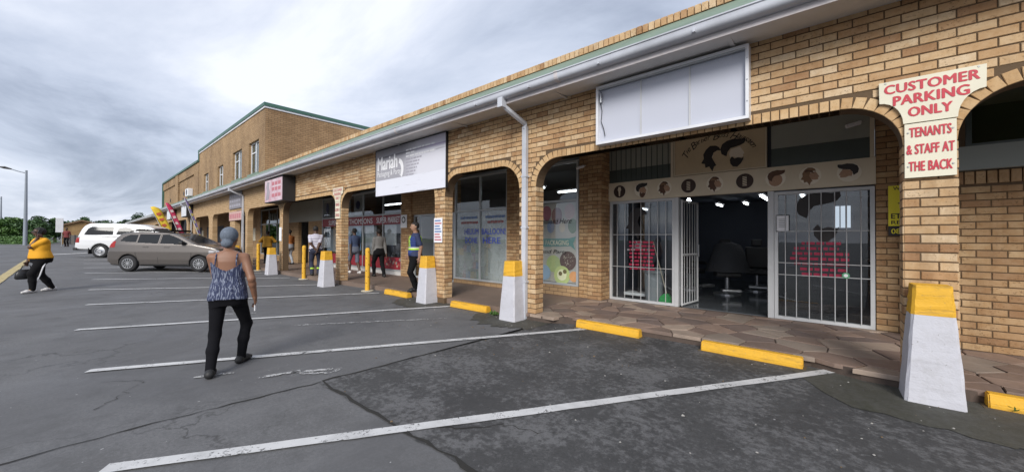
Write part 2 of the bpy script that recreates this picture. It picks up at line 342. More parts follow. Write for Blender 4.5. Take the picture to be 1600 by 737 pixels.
def ribbon(name, path, w, m, lift, parent, jag=.0, step=.2):
    P = []
    for a, b in zip(path[:-1], path[1:]):
        n = max(1, int(math.dist(a,b)/step)); P += [(a[0]+(b[0]-a[0])*i/n, a[1]+(b[1]-a[1])*i/n) for i in range(n)]
    P.append(path[-1]); Lf = []; Rt = []
    for i, p in enumerate(P):
        q0, q1 = P[max(i-1,0)], P[min(i+1,len(P)-1)]; dx_, dy_ = q1[0]-q0[0], q1[1]-q0[1]; l = math.hypot(dx_,dy_); nx_, ny_ = -dy_/l, dx_/l
        ww = w(i/len(P)) if callable(w) else w
        a = ww/2+random.uniform(-jag,jag); b = ww/2+random.uniform(-jag,jag)
        Lf.append((p[0]+nx_*a, p[1]+ny_*a)); Rt.append((p[0]-nx_*b, p[1]-ny_*b))
    return sheet(name, (Lf,Rt), m, lift, parent)
# newer, darker asphalt in front of the near arch, with a ragged joint
def jagline(a, b, n, j): return [(a[0]+(b[0]-a[0])*i/n+random.uniform(-j,j), a[1]+(b[1]-a[1])*i/n+random.uniform(-j,j)) for i in range(n+1)]
edge = jagline((-3.86,-3.62),(4.5,-3.5),60,.022); top = [(p[0],.42) for p in edge]
edge[0] = (-3.84,-3.62); top[0] = (-3.62,.42)
sheet('asphalt_patch', (top, edge), M_asph2, .004, ground)
for nm, pts in (('moss_strip', jagline((-.1,-.80),(2.8,-1.25),40,.03)), ):
    pts[0] = (-.35,-.1); pts[1] = (-.22,-.35); pts[2] = (-.08,-.62); Lf = [(p[0],.15) for p in pts]; sheet(nm, (Lf, pts), M_moss, .009, ground)
for cx in (-4.3,-6.85):
    pts = [(cx+a+random.uniform(-.03,.03), -.10-.68*math.sqrt(max(0,1-(a/.85)**2))+random.uniform(-.09,.09)) for a in np.linspace(-.85,.7,26)]; sheet('moss_patch', ([(p[0],.08) for p in pts], pts), M_moss, .009, ground)
M_crack = mat('crack_fill', (.022,.021,.019), .95, .3, 30, world=True)
ribbon('crack', jagline((-3.83,-3.6),(-3.93,-5.0),14,.015)+jagline((-3.93,-5.05),(-3.8,-9),20,.02), lambda t: .014, M_crack, .006, ground, .006)
ribbon('crack', jagline((-3.84,-3.6),(-3.62,.3),30,.018), lambda t: .02, M_crack, .0085, ground, .008)
ribbon('crack', jagline((-3.84,-3.6),(4,-3.5),60,.022), lambda t: .03, M_crack, .0085, ground, .012)
ribbon('crack', jagline((-2.4,-3.55),(-1.9,-3.05),10,.03)+jagline((-1.9,-3.05),(-1.55,-2.9),6,.03), lambda t: .014*(1-t)+.004, M_crack, .0085, ground, .004)
ribbon('crack', jagline((-4.6,-5.05),(-5.15,-4.75),12,.04)+jagline((-5.15,-4.75),(-5.4,-5.0),8,.03), .0045, M_crack, .006, ground, .003)
# painted bay lines
starts = [(-3.37,-5.06),(-5.95,-5.10),(-8.70,-5.20),(-11.74,-5.08),(-14.72,-5.03),(-17.56,-4.93),(-20.18,-5.08),(-22.93,-5.09),(-25.58,-5.08),(-28.63,-5.08),(-31.5,-5.08)]
ends = [(.056,.30),(-2.88,.20),(-6.02,-.02),(-8.87,-.13),(-11.75,-.45),(-14.5,-.35)]
for i, s in enumerate(starts):
    e = ends[i] if i < len(ends) else (s[0]+3.0, s[1]+4.7)
    ribbon('bay_line', [s, e], .105, M_line, .012, ground, .004)
ribbon('bay_line', [(-.5,-5.0),(2.9,.3)], .105, M_line, .012, ground, .004)
# old chalky ghost marks
for a, b in (((-4.40,-3.99),(-4.30,-3.62)),((-4.32,-3.70),(-4.05,-3.30)),((-4.05,-3.30),(-4.0,-3.42)),((-4.0,-3.42),(-4.22,-3.66)),((-6.6,-2.9),(-5.2,-.9)),((-4.9,-4.4),(-4.75,-4.1)),((-8.6,-3.6),(-8.2,-3.0))):
    ribbon('ghost_mark', [a,b], .05, M_linef, .010, ground, .014, .05)
ribbon('kerb_line', [(-15.0,-6.75),(-30.0,-6.85),(-36,-6.4)], .22, M_lyel, .014, ground, .01)
ribbon('stop_line', [(-34.6,-6.6),(-36.6,-4.8)], .5, M_line, .012, ground, .01)

# ------------------------------------------------------------------ arcade floor
EDGE = [(-52,-.08),(-12.2,-.06),(-11.0,.05),(-9,.16),(-7,.06),(-6.3,.08),(-4.9,.08),(-4.3,-.04),(-3.7,-.02),(-3.3,.22),(-1.3,.26),(-.2,.22),(.2,.02),(.9,-.02),(1.4,.16),(4.5,.16)]
def edge_y(x):
    for (a, ya), (b, yb) in zip(EDGE[:-1], EDGE[1:]):
        if a <= x <= b: return ya+(yb-ya)*(x-a)/(b-a)
    return EDGE[-1][1]
M_floor = bpy.data.materials.new('brown_paving'); t = nt(M_floor); b = t.nodes['Principled BSDF']; p = pos(t)
c = mixc(t, noise(t, 2.5, 7, .65, p), (.15,.105,.080), (.25,.185,.148)); c = mixc(t, ramp(t, noise(t, .9, 5, .6, p), ((.45,0.),(.7,.6))), c, (.10,.078,.064))
L(t, c, b.inputs['Base Color']); b.inputs['Roughness'].default_value = .62; bump(t, b, noise(t, 40, 5, .6, p), .3, .006)
M_grout = mat('paving_grout', (.085,.062,.05), .9, .3, 12, world=True)
def floor_slab(name, xa, xb, ztop, m):
    xs = sorted({xa, xb, *[q[0] for q in EDGE if xa < q[0] < xb]}); pts = [(x, edge_y(x)) for x in xs]+[(xb, 2.55),(xa, 2.55)]
    return tag(MB().prism(pts, 'z', -.32, ztop).build(name, m), kind='structure')
floor_slab('arcade_floor', -52, -4.25, 0.0, M_floor)
pave = floor_slab('crazy_paving', -4.25, 4.5, -.016, M_grout)
def stone_mat(i, col):
    m = bpy.data.materials.new('slate_%s' % 'abcdef'[i]); t = nt(m); b = t.nodes['Principled BSDF']; p = pos(t)
    c = mixc(t, noise(t, 5, 7, .65, p), tuple(x*.62 for x in col), tuple(x*1.3 for x in col)); c = mixc(t, ramp(t, noise(t, 1.3, 4, .6, p), ((.45,0.),(.7,.45))), c, (.085,.068,.058))
    L(t, c, b.inputs['Base Color']); L(t, ramp(t, noise(t, 3, 4, .6, p), ((.35,.45),(.65,.75))), b.inputs['Roughness']); bump(t, b, noise(t, 22, 6, .65, p), .35, .01); return m
SLATE = [stone_mat(i, c) for i, c in enumerate(((.24,.17,.135),(.30,.21,.165),(.19,.14,.12),(.28,.225,.185),(.37,.285,.225),(.22,.155,.125)))]
seeds = []
yy = -.3; row = 0
while yy < 2.75:
    xx = -4.4+(.22 if row % 2 else 0)
    while xx < 3.4:
        seeds.append((xx+random.uniform(-.17,.17), yy+random.uniform(-.12,.12))); xx += random.choice((.38,.46,.56))
    yy += random.choice((.26,.30,.34)); row += 1
def clip(poly, px, py, nx_, ny_):
    o = []
    for i in range(len(poly)):
        a, b = poly[i], poly[(i+1) % len(poly)]; da = (a[0]-px)*nx_+(a[1]-py)*ny_; db = (b[0]-px)*nx_+(b[1]-py)*ny_
        if da <= 0: o.append(a)
        if (da < 0) != (db < 0) and abs(da-db) > 1e-9: q = da/(da-db); o.append((a[0]+(b[0]-a[0])*q, a[1]+(b[1]-a[1])*q))
    return o
nst = 0
for i, s in enumerate(seeds):
    poly = [(s[0]-1,s[1]-1),(s[0]+1,s[1]-1),(s[0]+1,s[1]+1),(s[0]-1,s[1]+1)]
    for j, q in enumerate(seeds):
        if i == j or abs(q[0]-s[0]) > 1.6 or abs(q[1]-s[1]) > 1.6: continue
        dx_, dy_ = q[0]-s[0], q[1]-s[1]; l = math.hypot(dx_,dy_); poly = clip(poly, s[0]+dx_/2-dx_/l*.008, s[1]+dy_/2-dy_/l*.008, dx_/l, dy_/l)
    poly = clip(poly, s[0], edge_y(s[0])-.01, 0, -1); poly = clip(poly, s[0], 2.40, 0, 1); poly = clip(poly, -4.25, 0, -1, 0); poly = clip(poly, 3.2, 0, 1, 0)
    if len(poly) < 3: continue
    ar = abs(sum(poly[k][0]*poly[(k+1)%len(poly)][1]-poly[(k+1)%len(poly)][0]*poly[k][1] for k in range(len(poly))))/2
    if ar < .006 or s[0] > 2.2: continue
    cx = sum(p_[0] for p_ in poly)/len(poly); cy_ = sum(p_[1] for p_ in poly)/len(poly); zt = random.uniform(-.004,.004)
    v = [(p_[0],p_[1],-.05) for p_ in poly]+[(p_[0],p_[1],zt-.004) for p_ in poly]+[(cx+(p_[0]-cx)*.965,cy_+(p_[1]-cy_)*.965,zt) for p_ in poly]; n = len(poly)
    f = [(k,(k+1)%n,n+(k+1)%n,n+k) for k in range(n)]+[(n+k,n+(k+1)%n,2*n+(k+1)%n,2*n+k) for k in range(n)]+[tuple(range(2*n,3*n))]
    mesh_obj('paving_stone', v, f, random.choice(SLATE), pave); nst += 1

# ------------------------------------------------------------------ the arcade
arcade = empty('shopping_arcade', (0,0,0), 0, 'long single storey buff brick arcade with arched openings and white gutter', 'building')
ZW, ZARCH, RC, WT = 3.63, 2.66, .45, .23
PIL = [(3.95,4.30),(.50,.845),(-4.30,-3.925),(-6.76,-6.41),(-11.70,-11.34),(-16.74,-16.38),(-21.50,-21.15),(-24.35,-23.4),(-29.4,-28.4),(-34.4,-33.6),(-36.9,-36.2),(-41.8,-41.2),(-46.6,-46.0),(-50.3,-49.3)]
OPEN = [(PIL[i+1][1], PIL[i][0]) for i in range(len(PIL)-1)]
def arch_top(x, a, b, grow=0.0):
    """underside height of the opening a..b at x; grow widens the opening by the ring"""
    a -= grow; b += grow; zt = ZARCH+grow; r = RC+grow
    if x < a+r: d = a+r-x
    elif x > b-r: d = x-(b-r)
    else: return zt
    return zt-r+math.sqrt(max(r*r-d*d, 0))
def arch_curve(a, b, n=10):
    P = [(a, 0.0)]
    P += [(a+RC-RC*math.cos(w), ZARCH-RC+RC*math.sin(w)) for w in [math.pi/2*i/n for i in range(n+1)]]
    P += [(b-RC+RC*math.sin(w), ZARCH-RC+RC*math.cos(w)) for w in [math.pi/2*i/n for i in range(n+1)]]
    return P+[(b, 0.0)]
def wall_mesh(name, xs0, xs1, opens, ztop, y0, y1, m, parent, zb=-.12):
    """wall with arched openings between y0 and y1, real thickness"""
    mb = MB(); x = xs0
    for a, b in sorted(opens):
        if b <= xs0 or a >= xs1: continue
        mb.box(x, a, y0, y1, zb, ztop); C_ = arch_curve(a, b)[1:-1]
        for p0, p1 in zip(C_[:-1], C_[1:]):
            if p1[0]-p0[0] < 1e-6: continue
            v = [(p0[0],y0,p0[1]),(p1[0],y0,p1[1]),(p1[0],y0,ztop),(p0[0],y0,ztop),(p0[0],y1,p0[1]),(p1[0],y1,p1[1]),(p1[0],y1,ztop),(p0[0],y1,ztop)]
            mb.add(v, [(0,1,2,3),(7,6,5,4),(0,4,5,1),(3,2,6,7)])
        x = b
    if x < xs1: mb.box(x, xs1, y0, y1, zb, ztop)
    return mb.build(name, m, parent)
NEARX = -16.56
facade = wall_mesh('facade_wall', NEARX, 4.30, [o for o in OPEN if o[0] > NEARX], 4.22, .008, WT-.008, M_mortar, arcade)
farwall = wall_mesh('facade_wall', -50.3, NEARX, [o for o in OPEN if o[1] < NEARX], 4.15, .004, WT, M_btex, arcade)

# ---- bricks -------------------------------------------------------
BL, BH, PITCHX, ROW = .222, .073, .232, .085
PIECES = []      # (L, H, D, matrix, material index 0 buff 1 inner 2 arch, parent, dist)
def add_piece(Lx, H, D, origin, ux, nrm, mi, parent, ang=0.0):
    """box centred at origin on its front face; ux = along-wall unit vector; nrm = outward normal"""
    ux = Vector(ux); nrm = Vector(nrm); z = Vector((0,0,1))
    if ang: z2 = z*math.cos(ang)+ux*math.sin(ang); ux = ux*math.cos(ang)-z*math.sin(ang); z = z2
    m = Matrix((ux, -nrm, z)).transposed().to_4x4(); m.translation = Vector(origin)
    PIECES.append((round(Lx,3), round(H,3), D, m, mi, parent, (Vector(origin)-CAM).length))
def lay(u0, u1, z0, z1, fn, P0, ux, nrm, mi, parent, depth=.03, off=0.0, minl=.03):
    """running bond between z0 and z1; fn(za, zb) gives the free intervals along u"""
    k = math.floor(z0/ROW+.5)
    while k*ROW+BH <= z1+.02:
        za, zb = k*ROW+.006, k*ROW+.006+BH
        for a, b in fn(za, zb):
            a = max(a,u0); b = min(b,u1)
            if b-a < minl: continue
            j = math.floor((a-off)/PITCHX)-1; sh = off+(PITCHX/2 if k % 2 else 0)
            while True:
                s = j*PITCHX+sh; e = s+BL; j += 1
                if s >= b: break
                s2, e2 = max(s,a), min(e,b)
                if e2-s2 < minl: continue
                q = Vector(P0)+Vector(ux)*((s2+e2)/2); q.z = (za+zb)/2; add_piece(e2-s2, BH, depth, q, ux, nrm, mi, parent)
        k += 1
def facade_free(za, zb):
    """intervals of solid wall between the arch rings"""
    r = []; x = NEARX
    for a, b in sorted(OPEN):
        if b < NEARX or a < NEARX: continue
        g = .118
        def cut(z):
            if z < ZARCH-RC: return a, b
            if z > ZARCH+g: return None
            rr = RC+g; h = z-(ZARCH-RC); w = math.sqrt(max(rr*rr-h*h,0)); return a+RC-w, b-RC+w
        c0, c1 = cut(za), cut(zb)
        cs = [c for c in (c0,c1) if c]
        if not cs: continue
        lo = min(c[0] for c in cs); hi = max(c[1] for c in cs); r.append((x, lo-.006)); x = hi+.006
    r.append((x, 4.3)); return r
lay(NEARX, 4.3, 0.0, 3.63, facade_free, (0,0,0), (1,0,0), (0,-1,0), 0, facade, off=.50)
lay(-17.35, 4.3, 4.08, 4.20, lambda a, b: [(-17.35,4.3)], (0,-.002,0), (1,0,0), (0,-1,0), 0, facade)
xx = -17.35
while xx < 4.2:                                                   # brick-on-edge coping
    add_piece(.074, .112, .235, (xx+.04,-.006,4.271), (1,0,0), (0,-1,0), 0, facade); xx += .0855
for (a, b) in PIL:                                                # reveals of the pillars facing the camera's side
    if a < NEARX: continue
    lay(0.004, WT-.004, 0, ZARCH-RC, lambda p_, q_: [(.004,WT-.004)], (b+.004,0,0), (0,1,0), (1,0,0), 0, facade, off=.0)
    if b > -1: lay(0.004, WT-.004, 0, ZARCH-RC, lambda p_, q_: [(.004,WT-.004)], (a-.004,0,0), (0,1,0), (-1,0,0), 0, facade, off=.0)
for a, b in OPEN:                                                 # arch rings
    if a < NEARX: continue
    n = int((b-a-2*RC)/.0855)
    for i in range(n): add_piece((b-a-2*RC)/n-.011, .112, .225, (a+RC+(i+.5)*(b-a-2*RC)/n, -.003, ZARCH+.056), (1,0,0), (0,-1,0), 2, facade)
    k = 8
    for i in range(k):
        w = math.pi/2*(i+.5)/k; rr = RC+.056; Lw = (RC+.03)*math.pi/2/k-.007
        add_piece(Lw, .112, .225, (a+RC-rr*math.cos(w), -.003, ZARCH-RC+rr*math.sin(w)), (1,0,0), (0,-1,0), 2, facade, -(math.pi/2-w))
        add_piece(Lw, .112, .225, (b-RC+rr*math.cos(w), -.003, ZARCH-RC+rr*math.sin(w)), (1,0,0), (0,-1,0), 2, facade, (math.pi/2-w))
# ---- shop walls of brick inside the arcade (piers and the wall on the right)
YS = 2.10
def pier(xa, xb, yf, yb_, ztop, sides=True):
    o = MB().box(xa+.008, xb-.008, yf+.008, yb_, -.02, ztop).build('shop_pier', M_mortar, arcade)
    lay(xa, xb, 0, ztop-.08, lambda p_, q_: [(xa,xb)], (0,yf,0), (1,0,0), (0,-1,0), 1, o, off=xa)
    if sides: lay(yf+.004, yb_, 0, ztop-.08, lambda p_, q_: [(yf+.004,yb_)], (xb,0,0), (0,1,0), (1,0,0), 1, o, off=yf)
    return o
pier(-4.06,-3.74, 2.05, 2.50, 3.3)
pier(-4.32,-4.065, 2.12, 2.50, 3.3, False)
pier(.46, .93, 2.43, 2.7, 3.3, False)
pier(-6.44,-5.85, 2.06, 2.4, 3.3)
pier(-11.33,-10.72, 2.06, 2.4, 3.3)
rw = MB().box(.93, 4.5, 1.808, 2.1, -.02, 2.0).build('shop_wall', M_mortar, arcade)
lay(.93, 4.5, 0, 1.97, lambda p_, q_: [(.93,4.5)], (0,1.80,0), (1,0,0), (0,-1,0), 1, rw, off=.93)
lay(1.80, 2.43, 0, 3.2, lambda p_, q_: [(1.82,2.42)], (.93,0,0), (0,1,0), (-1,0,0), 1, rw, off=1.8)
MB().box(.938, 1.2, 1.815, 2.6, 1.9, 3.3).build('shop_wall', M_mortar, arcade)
xx = .97
while xx < 4.4: add_piece(.074, .15, .2, (xx, 1.785, 2.055), (1,0,0), (0,-1,0), 1, rw); xx += .0855
# ---- turn the pieces into objects: nearest 300 singly, the rest joined
BM = [M_brick, M_brick_in, M_arch]
def brick_template(Lx, H, D):
    c = .004; x, z = Lx/2, H/2
    v = [(-x,D,-z),(x,D,-z),(x,D,z),(-x,D,z),(-x,c,-z),(x,c,-z),(x,c,z),(-x,c,z),(-x+c,0,-z+c),(x-c,0,-z+c),(x-c,0,z-c),(-x+c,0,z-c)]
    f = [(8,9,10,11),(4,5,9,8),(5,6,10,9),(6,7,11,10),(7,4,8,11),(0,1,5,4),(1,2,6,5),(2,3,7,6),(3,0,4,7)]
    return v, f
_bc = {}
def brick_mesh(Lx, H, D, mi, var):
    k = (Lx,H,D,mi,var)
    if k in _bc: return _bc[k]
    v, f = brick_template(Lx,H,D); me = bpy.data.meshes.new('brick'); me.from_pydata(v, [], f); me.materials.append(BM[mi])
    a = me.attributes.new('tint', 'FLOAT', 'FACE'); a.data.foreach_set('value', [var/9.0]*len(f)); me.update(); _bc[k] = me; return me
# how large a piece shows: skip what the camera cannot see
def vis(m):
    d = m.translation-CAM; z = d.dot(fwd)
    return z > .2 and abs(d.dot(r2)/z) < 1.40 and abs(d.dot(u2)/z) < .66
PIECES.sort(key=lambda p_: p_[6] if vis(p_[3]) else 1e6+p_[6])
rest = {}
for i, (Lx,H,D,m,mi,par,dist) in enumerate(PIECES):
    # small wobble so that courses are not ruled
    mm = m.copy(); mm.translation = m.translation + Vector(m.col[1][:3])*random.uniform(-.0025,.0015)
    if i < 300:
        o = bpy.data.objects.new('brick', brick_mesh(Lx,H,D,mi,random.randrange(10))); COL.objects.link(o); o.parent = par; o.matrix_basis = mm
    else: rest.setdefault(par.name, [par,[]])[1].append((Lx,H,D,mm,mi))
for nm, (par, lst) in rest.items():
    V = []; F = []; T = []; MI = []; base = 0
    for Lx,H,D,m,mi in lst:
        v, f = brick_template(Lx,H,D); va = np.array(v)@np.array(m.to_3x3()).T+np.array(m.translation); V.append(va)
        F += [tuple(base+q for q in fc) for fc in f]; base += len(v); tt = random.random(); T += [tt]*len(f); MI += [mi]*len(f)
    o = mesh_obj('brickwork', np.concatenate(V), F, BM, par, midx=MI); a = o.data.attributes.new('tint','FLOAT','FACE'); a.data.foreach_set('value', T); o['kind'] = 'stuff'
# ---- eaves
def run(name, prof, xa, xb, m, parent=arcade): return MB().prism(prof, 'x', xa, xb).build(name, m, parent)
XA, XB = -50.4, 4.6
g = [(-.50,3.64)]+[(-.56-.06*math.sin(w), 3.70-.06*math.cos(w)) for w in [R_(a) for a in (0,25,50,75,95)]]+[(-.622,3.745),(-.635,3.75),(-.635,3.765),(-.615,3.768),(-.612,3.755),(-.60,3.70),(-.55,3.66),(-.515,3.66),(-.515,3.765),(-.50,3.765)]
gut = run('gutter', g, XA, XB, M_gutter); autosmooth(gut, 35)
run('fascia_board', [(-.498,3.572),(-.475,3.572),(-.475,3.79),(-.498,3.79)], XA, XB, M_fascia)
sof = run('soffit', [(-.474,3.585),(.0,3.62),(.0,3.66),(-.474,3.625)], XA, XB, M_soffit)
for x in np.arange(XA+1.5, XB, 2.4): MB().box(x-.02,x+.02,-.47,-.005,3.588,3.602).build('cover_strip', M_soffit, sof)
for x in np.arange(-24, 4, 1.2): MB().box(x-.015,x+.015,-.639,-.50,3.66,3.70).build('gutter_bracket', M_gutter, gut)
for x in (-19.1,-15.3,-11.2,-7.4,-3.1,.9):
    jn = MB().prism([(q[0]*1.012+.003, q[1]-.004 if q[1] < 3.72 else q[1]+.004) for q in g], 'x', x-.03, x+.03).build('gutter_joint', M_fascia, gut)
rf = MB(); 
rf.prism([(-.52,3.795),(-.005,4.185),(-.005,4.2),(-.52,3.81)], 'x', XA, XB)
rf.build('roof_sheet', M_green, arcade)

MB().box(XA, XB, .23, 7.4, 4.0, 4.1).build('flat_roof', M_dark, arcade)
M_ceil = mat('arcade_ceiling', (.64,.64,.58), .7, .06, 2, dirt=.3, world=True)
MB().box(-50, XB, WT, 2.9, 3.30, 3.36).build('ceiling', M_ceil, arcade)
def downpipe(x, y, ztop):
    mb = MB(); mb.box(x-.045,x+.045,y-.03,y+.035,-.1,3.28); o = mb.build('downpipe', M_gutter, arcade)
    e = MB(); e.tube([(x-.09,-.56,3.66),(x-.09,-.55,3.55),(x-.05,-.40,3.47),(x,y,3.33),(x,y,3.24)], .045, 8); e.build('offset_bend', M_gutter, o); e2 = MB(); e2.bevbox(x-.145,x-.04,-.62,-.50,3.50,3.66,.008); e2.build('outlet', M_gutter, o)
    for z in (.55,1.5,2.4): MB().box(x-.06,x+.06,y-.036,y+.06,z-.015,z+.015).build('pipe_clip', M_gutter, o)
downpipe(-4.13,-.05,3.5); downpipe(-21.75,-.05,3.5); downpipe(-34.8,-.05,3.5)
# ------------------------------------------------------------------ shopfronts
def shopwindow(x0, x1, z0, z1, y, mull=(), trans=(), fm=None, gm=None, fw=.05, fd=.06, bars=None, name='shop_window'):
    fm = fm or M_alu; gm = gm or M_glass
    fr = MB(); fr.box(x0,x1,y,y+fd,z0,z0+fw); fr.box(x0,x1,y,y+fd,z1-fw,z1); fr.box(x0,x0+fw,y,y+fd,z0+fw,z1-fw); fr.box(x1-fw,x1,y,y+fd,z0+fw,z1-fw)
    xs = [x0+fw]+sorted(mull)+[x1-fw]; zs = [z0+fw]+sorted(trans)+[z1-fw]
    for m_ in mull: fr.box(m_-fw/2,m_+fw/2,y+.003,y+fd-.003,z0+fw,z1-fw)
    for h in trans:
        for a, b in zip(xs[:-1], xs[1:]): fr.box(a+(fw/2 if a in mull else 0), b-(fw/2 if b in mull else 0), y+.006, y+fd-.006, h-fw/2, h+fw/2)
    o = fr.build(name, fm, arcade)
    for a, b in zip(xs[:-1], xs[1:]):
        for c, d in zip(zs[:-1], zs[1:]):
            MB().box(a+(fw/2 if a in mull else 0), b-(fw/2 if b in mull else 0), y+.03, y+.036, c+(fw/2 if c in trans else 0), d-(fw/2 if d in trans else 0)).build('pane', gm, o)
    if bars:
        xb_, zb_ = bars
        for x in xb_: MB().tube([(x,y-.012,z0+fw),(x,y-.012,z1-fw)], .0065, 6, False).build('burglar_bar', M_alub, o)
        for z in zb_: MB().tube([(x0+fw,y-.012,z),(x1-fw,y-.012,z)], .0065, 6, False).build('burglar_bar', M_alub, o)
    return o
YB = 2.43
M_panel = mat('grey_green_panel', (.30,.31,.27), .6, .1, 1.5, dirt=.3)
M_panel2 = mat('dark_green_panel', (.075,.095,.088), .35, .15, 1.5, dirt=.3)
M_board = mat('signwritten_board', (.60,.48,.31), .6, .1, 2.2, dirt=.3)
M_band = mat('cream_band', (.66,.58,.44), .6, .06, 2.5, dirt=.2)
lw = shopwindow(-3.73,-2.36,0,2.12,YB,bars=([-3.55,-3.38,-3.2,-3.03,-2.86,-2.69,-2.53],[.72,1.4]),fm=M_alub)
rwn = shopwindow(-.76,.45,0,2.10,YB,bars=([-.61,-.467,-.304,-.155,.005,.14,.3],[.735,.93,1.446]),fm=M_alub)
MB().box(-.85,-.765,YB-.01,YB+.08,0,2.12).build('door_post', M_alub, arcade)
MB().box(-2.355,-2.29,YB-.01,YB+.08,0,2.12).build('door_post', M_alub, arcade)
# open gate leaf folded back into the shop, barred
gate = MB(); gx0, gy0, ga = -2.25, YB+.06, R_(84); ca, sa = math.cos(ga), math.sin(ga)
def gp(u, z, w=0): return (gx0+u*ca-w*sa, gy0+u*sa+w*ca, z)
for a, b in (((0,.02),(0,2.08)),((.78,.02),(.78,2.08)),((0,.03),(.78,.03)),((0,2.06),(.78,2.06)),((0,1.0),(.78,1.0))): gate.tube([gp(*a),gp(*b)], .022, 4)
go = gate.build('door_leaf', M_alub, arcade)
for k in range(1,6): MB().tube([gp(.78*k/6,.04),gp(.78*k/6,2.05)], .007, 6, False).build('burglar_bar', M_alub, go)
MB().tube([gp(.74,.95,-.04),gp(.74,1.2,-.04)], .018, 6).build('handle', M_steel, go)
# band with the nine round pictures, the written board, the panels above
MB().box(-3.76,.455,YB+.062,YB+.10,2.13,3.30).build('light_stop_board', M_dark, arcade)  # added to stop shop light gleaming through the gap beside the name board
band = MB().box(-3.77,.46,YB-.03,YB+.06,2.125,2.52).build('fascia_band', M_band, arcade)
board = MB().box(-2.37,-.86,YB-.015,YB+.05,2.53,3.30).build('name_board', M_board, arcade)
fr = MB(); fr.box(-2.37,-.86,YB-.03,YB-.0151,2.53,2.55); fr.box(-2.37,-2.35,YB-.03,YB-.0151,2.5501,3.30); fr.box(-.88,-.86,YB-.03,YB-.0151,2.5501,3.30); fr.build('board_frame', M_band, board)
def upper_panel(x0, x1, split, ribs):
    o = MB().box(x0,x1,YB+.0,YB+.05,split,3.30).build('transom_panel', M_panel, arcade); MB().box(x0,x1,YB+.002,YB+.048,2.525,split-.001).build('lower_strip', M_panel2, o)
    for k in range(ribs): x = x0+(x1-x0)*(k+.5)/ribs; MB().box(x-.006,x+.006,YB-.012,YB-.0005,2.53,3.29).build('rib', M_panel2, o)
    MB().box(x1+.0005,x1+.05,YB-.02,YB+.05,2.525,3.30).build('stile', M_band, o)
upper_panel(-3.74,-2.43,2.80,12); upper_panel(-.80,.40,2.83,0)
# signwriting: lettering on an arc and two heads
txt = 'The Barber Boss Hairsalon'
wdt = {'T':.9,'B':.9,'H':1.0,' ':.55,'i':.45,'l':.45,'r':.55,'s':.55,'t':.5}
tot = sum(wdt.get(c_,.68) for c_ in txt); acc = 0
for c_ in txt:
    w_ = wdt.get(c_,.68); th = math.pi*(.93-.86*(acc+w_/2)/tot); acc += w_
    if c_ == ' ': continue
    cx, cz = -1.60+.57*math.cos(th), 2.83+.36*math.sin(th); hgt = .125 if c_.isupper() else .066; ww_ = (.062 if c_.isupper() else .046)*w_
    tl = math.atan2(.36*math.cos(th)*-1, .57*math.sin(th)) if False else (th-math.pi/2)*.82
    text('letter', c_, M_ink, board, cx-ww_, cx+ww_, cz-hgt/2, cz+hgt/2, YB-.018, .004, .35, tl, keep=False)
def S(pts, cx, cz, s): return [(cx+p_[0]*s, cz+p_[1]*s) for p_ in pts]
MANHAIR = [(-.9,-.1),(-1.0,.4),(-.85,.85),(-.4,1.15),(.2,1.25),(.75,1.15),(1.15,1.2),(1.2,.95),(1.05,.7),(.75,.55),(.3,.45),(-.1,.38),(-.35,.05),(-.45,-.4),(-.62,-.3)]
BEARD = [(-.3,-.75),(-.1,-.45),(.15,-.72),(.45,-.62),(.85,-.75),(.98,-.62),(.95,-.9),(.72,-1.3),(.4,-1.62),(.0,-1.55),(-.25,-1.2)]
FACE = [(.62,.5),(.78,.2),(.95,-.1),(1.0,-.25),(.85,-.32),(.9,-.52),(.8,-.6),(.3,-.6),(.0,-.45),(-.25,-.5),(-.35,-.1),(-.2,.3)]
WOMHAIR = [(-.2,1.0),(-.7,1.05),(-1.1,.7),(-1.35,.25),(-1.3,-.2),(-1.55,-.65),(-1.2,-.75),(-1.15,-1.15),(-.8,-1.05),(-.5,-1.6),(-.35,-1.1),(-.15,-1.0),(-.35,-.6),(-.55,-.15),(-.4,.3),(-.05,.5),(.25,.45),(.1,.8)]
M_skinp = mat('printed_skin', (.40,.25,.165), .7, .25, 30); M_skinl = mat('printed_pale_skin', (.78,.70,.58), .7, .08, 20); M_halo = mat('pale_halo', (.76,.70,.58), .7, .06, 12)
yb = YB-.019
flat_poly('face_print', S(FACE,-1.36,2.86,.175), yb, M_skinl, board); flat_poly('hair_print', S(MANHAIR,-1.38,2.87,.18), yb-.003, M_ink, board); flat_poly('beard_print', S(BEARD,-1.36,2.86,.165), yb-.003, M_ink, board)
flat_poly('face_print', S([(-x,z) for x,z in FACE],-1.72,2.86,.12), yb, M_skinl, board); flat_poly('hair_print', S(WOMHAIR,-1.60,2.84,.18), yb-.003, M_ink, board)
def disc(cx, cz, r, y, m, parent, name, n=24): return flat_poly(name, [(cx+r*math.cos(2*math.pi*k/n), cz+r*math.sin(2*math.pi*k/n)) for k in range(n)], y, m, parent)
M_disc = mat('dark_disc', (.035,.015,.010), .6, .2, 9); M_hairb = mat('printed_brown_hair', (.10,.05,.03), .7, .3, 25); M_hairl = mat('printed_fair_hair', (.22,.13,.07), .7, .3, 25)
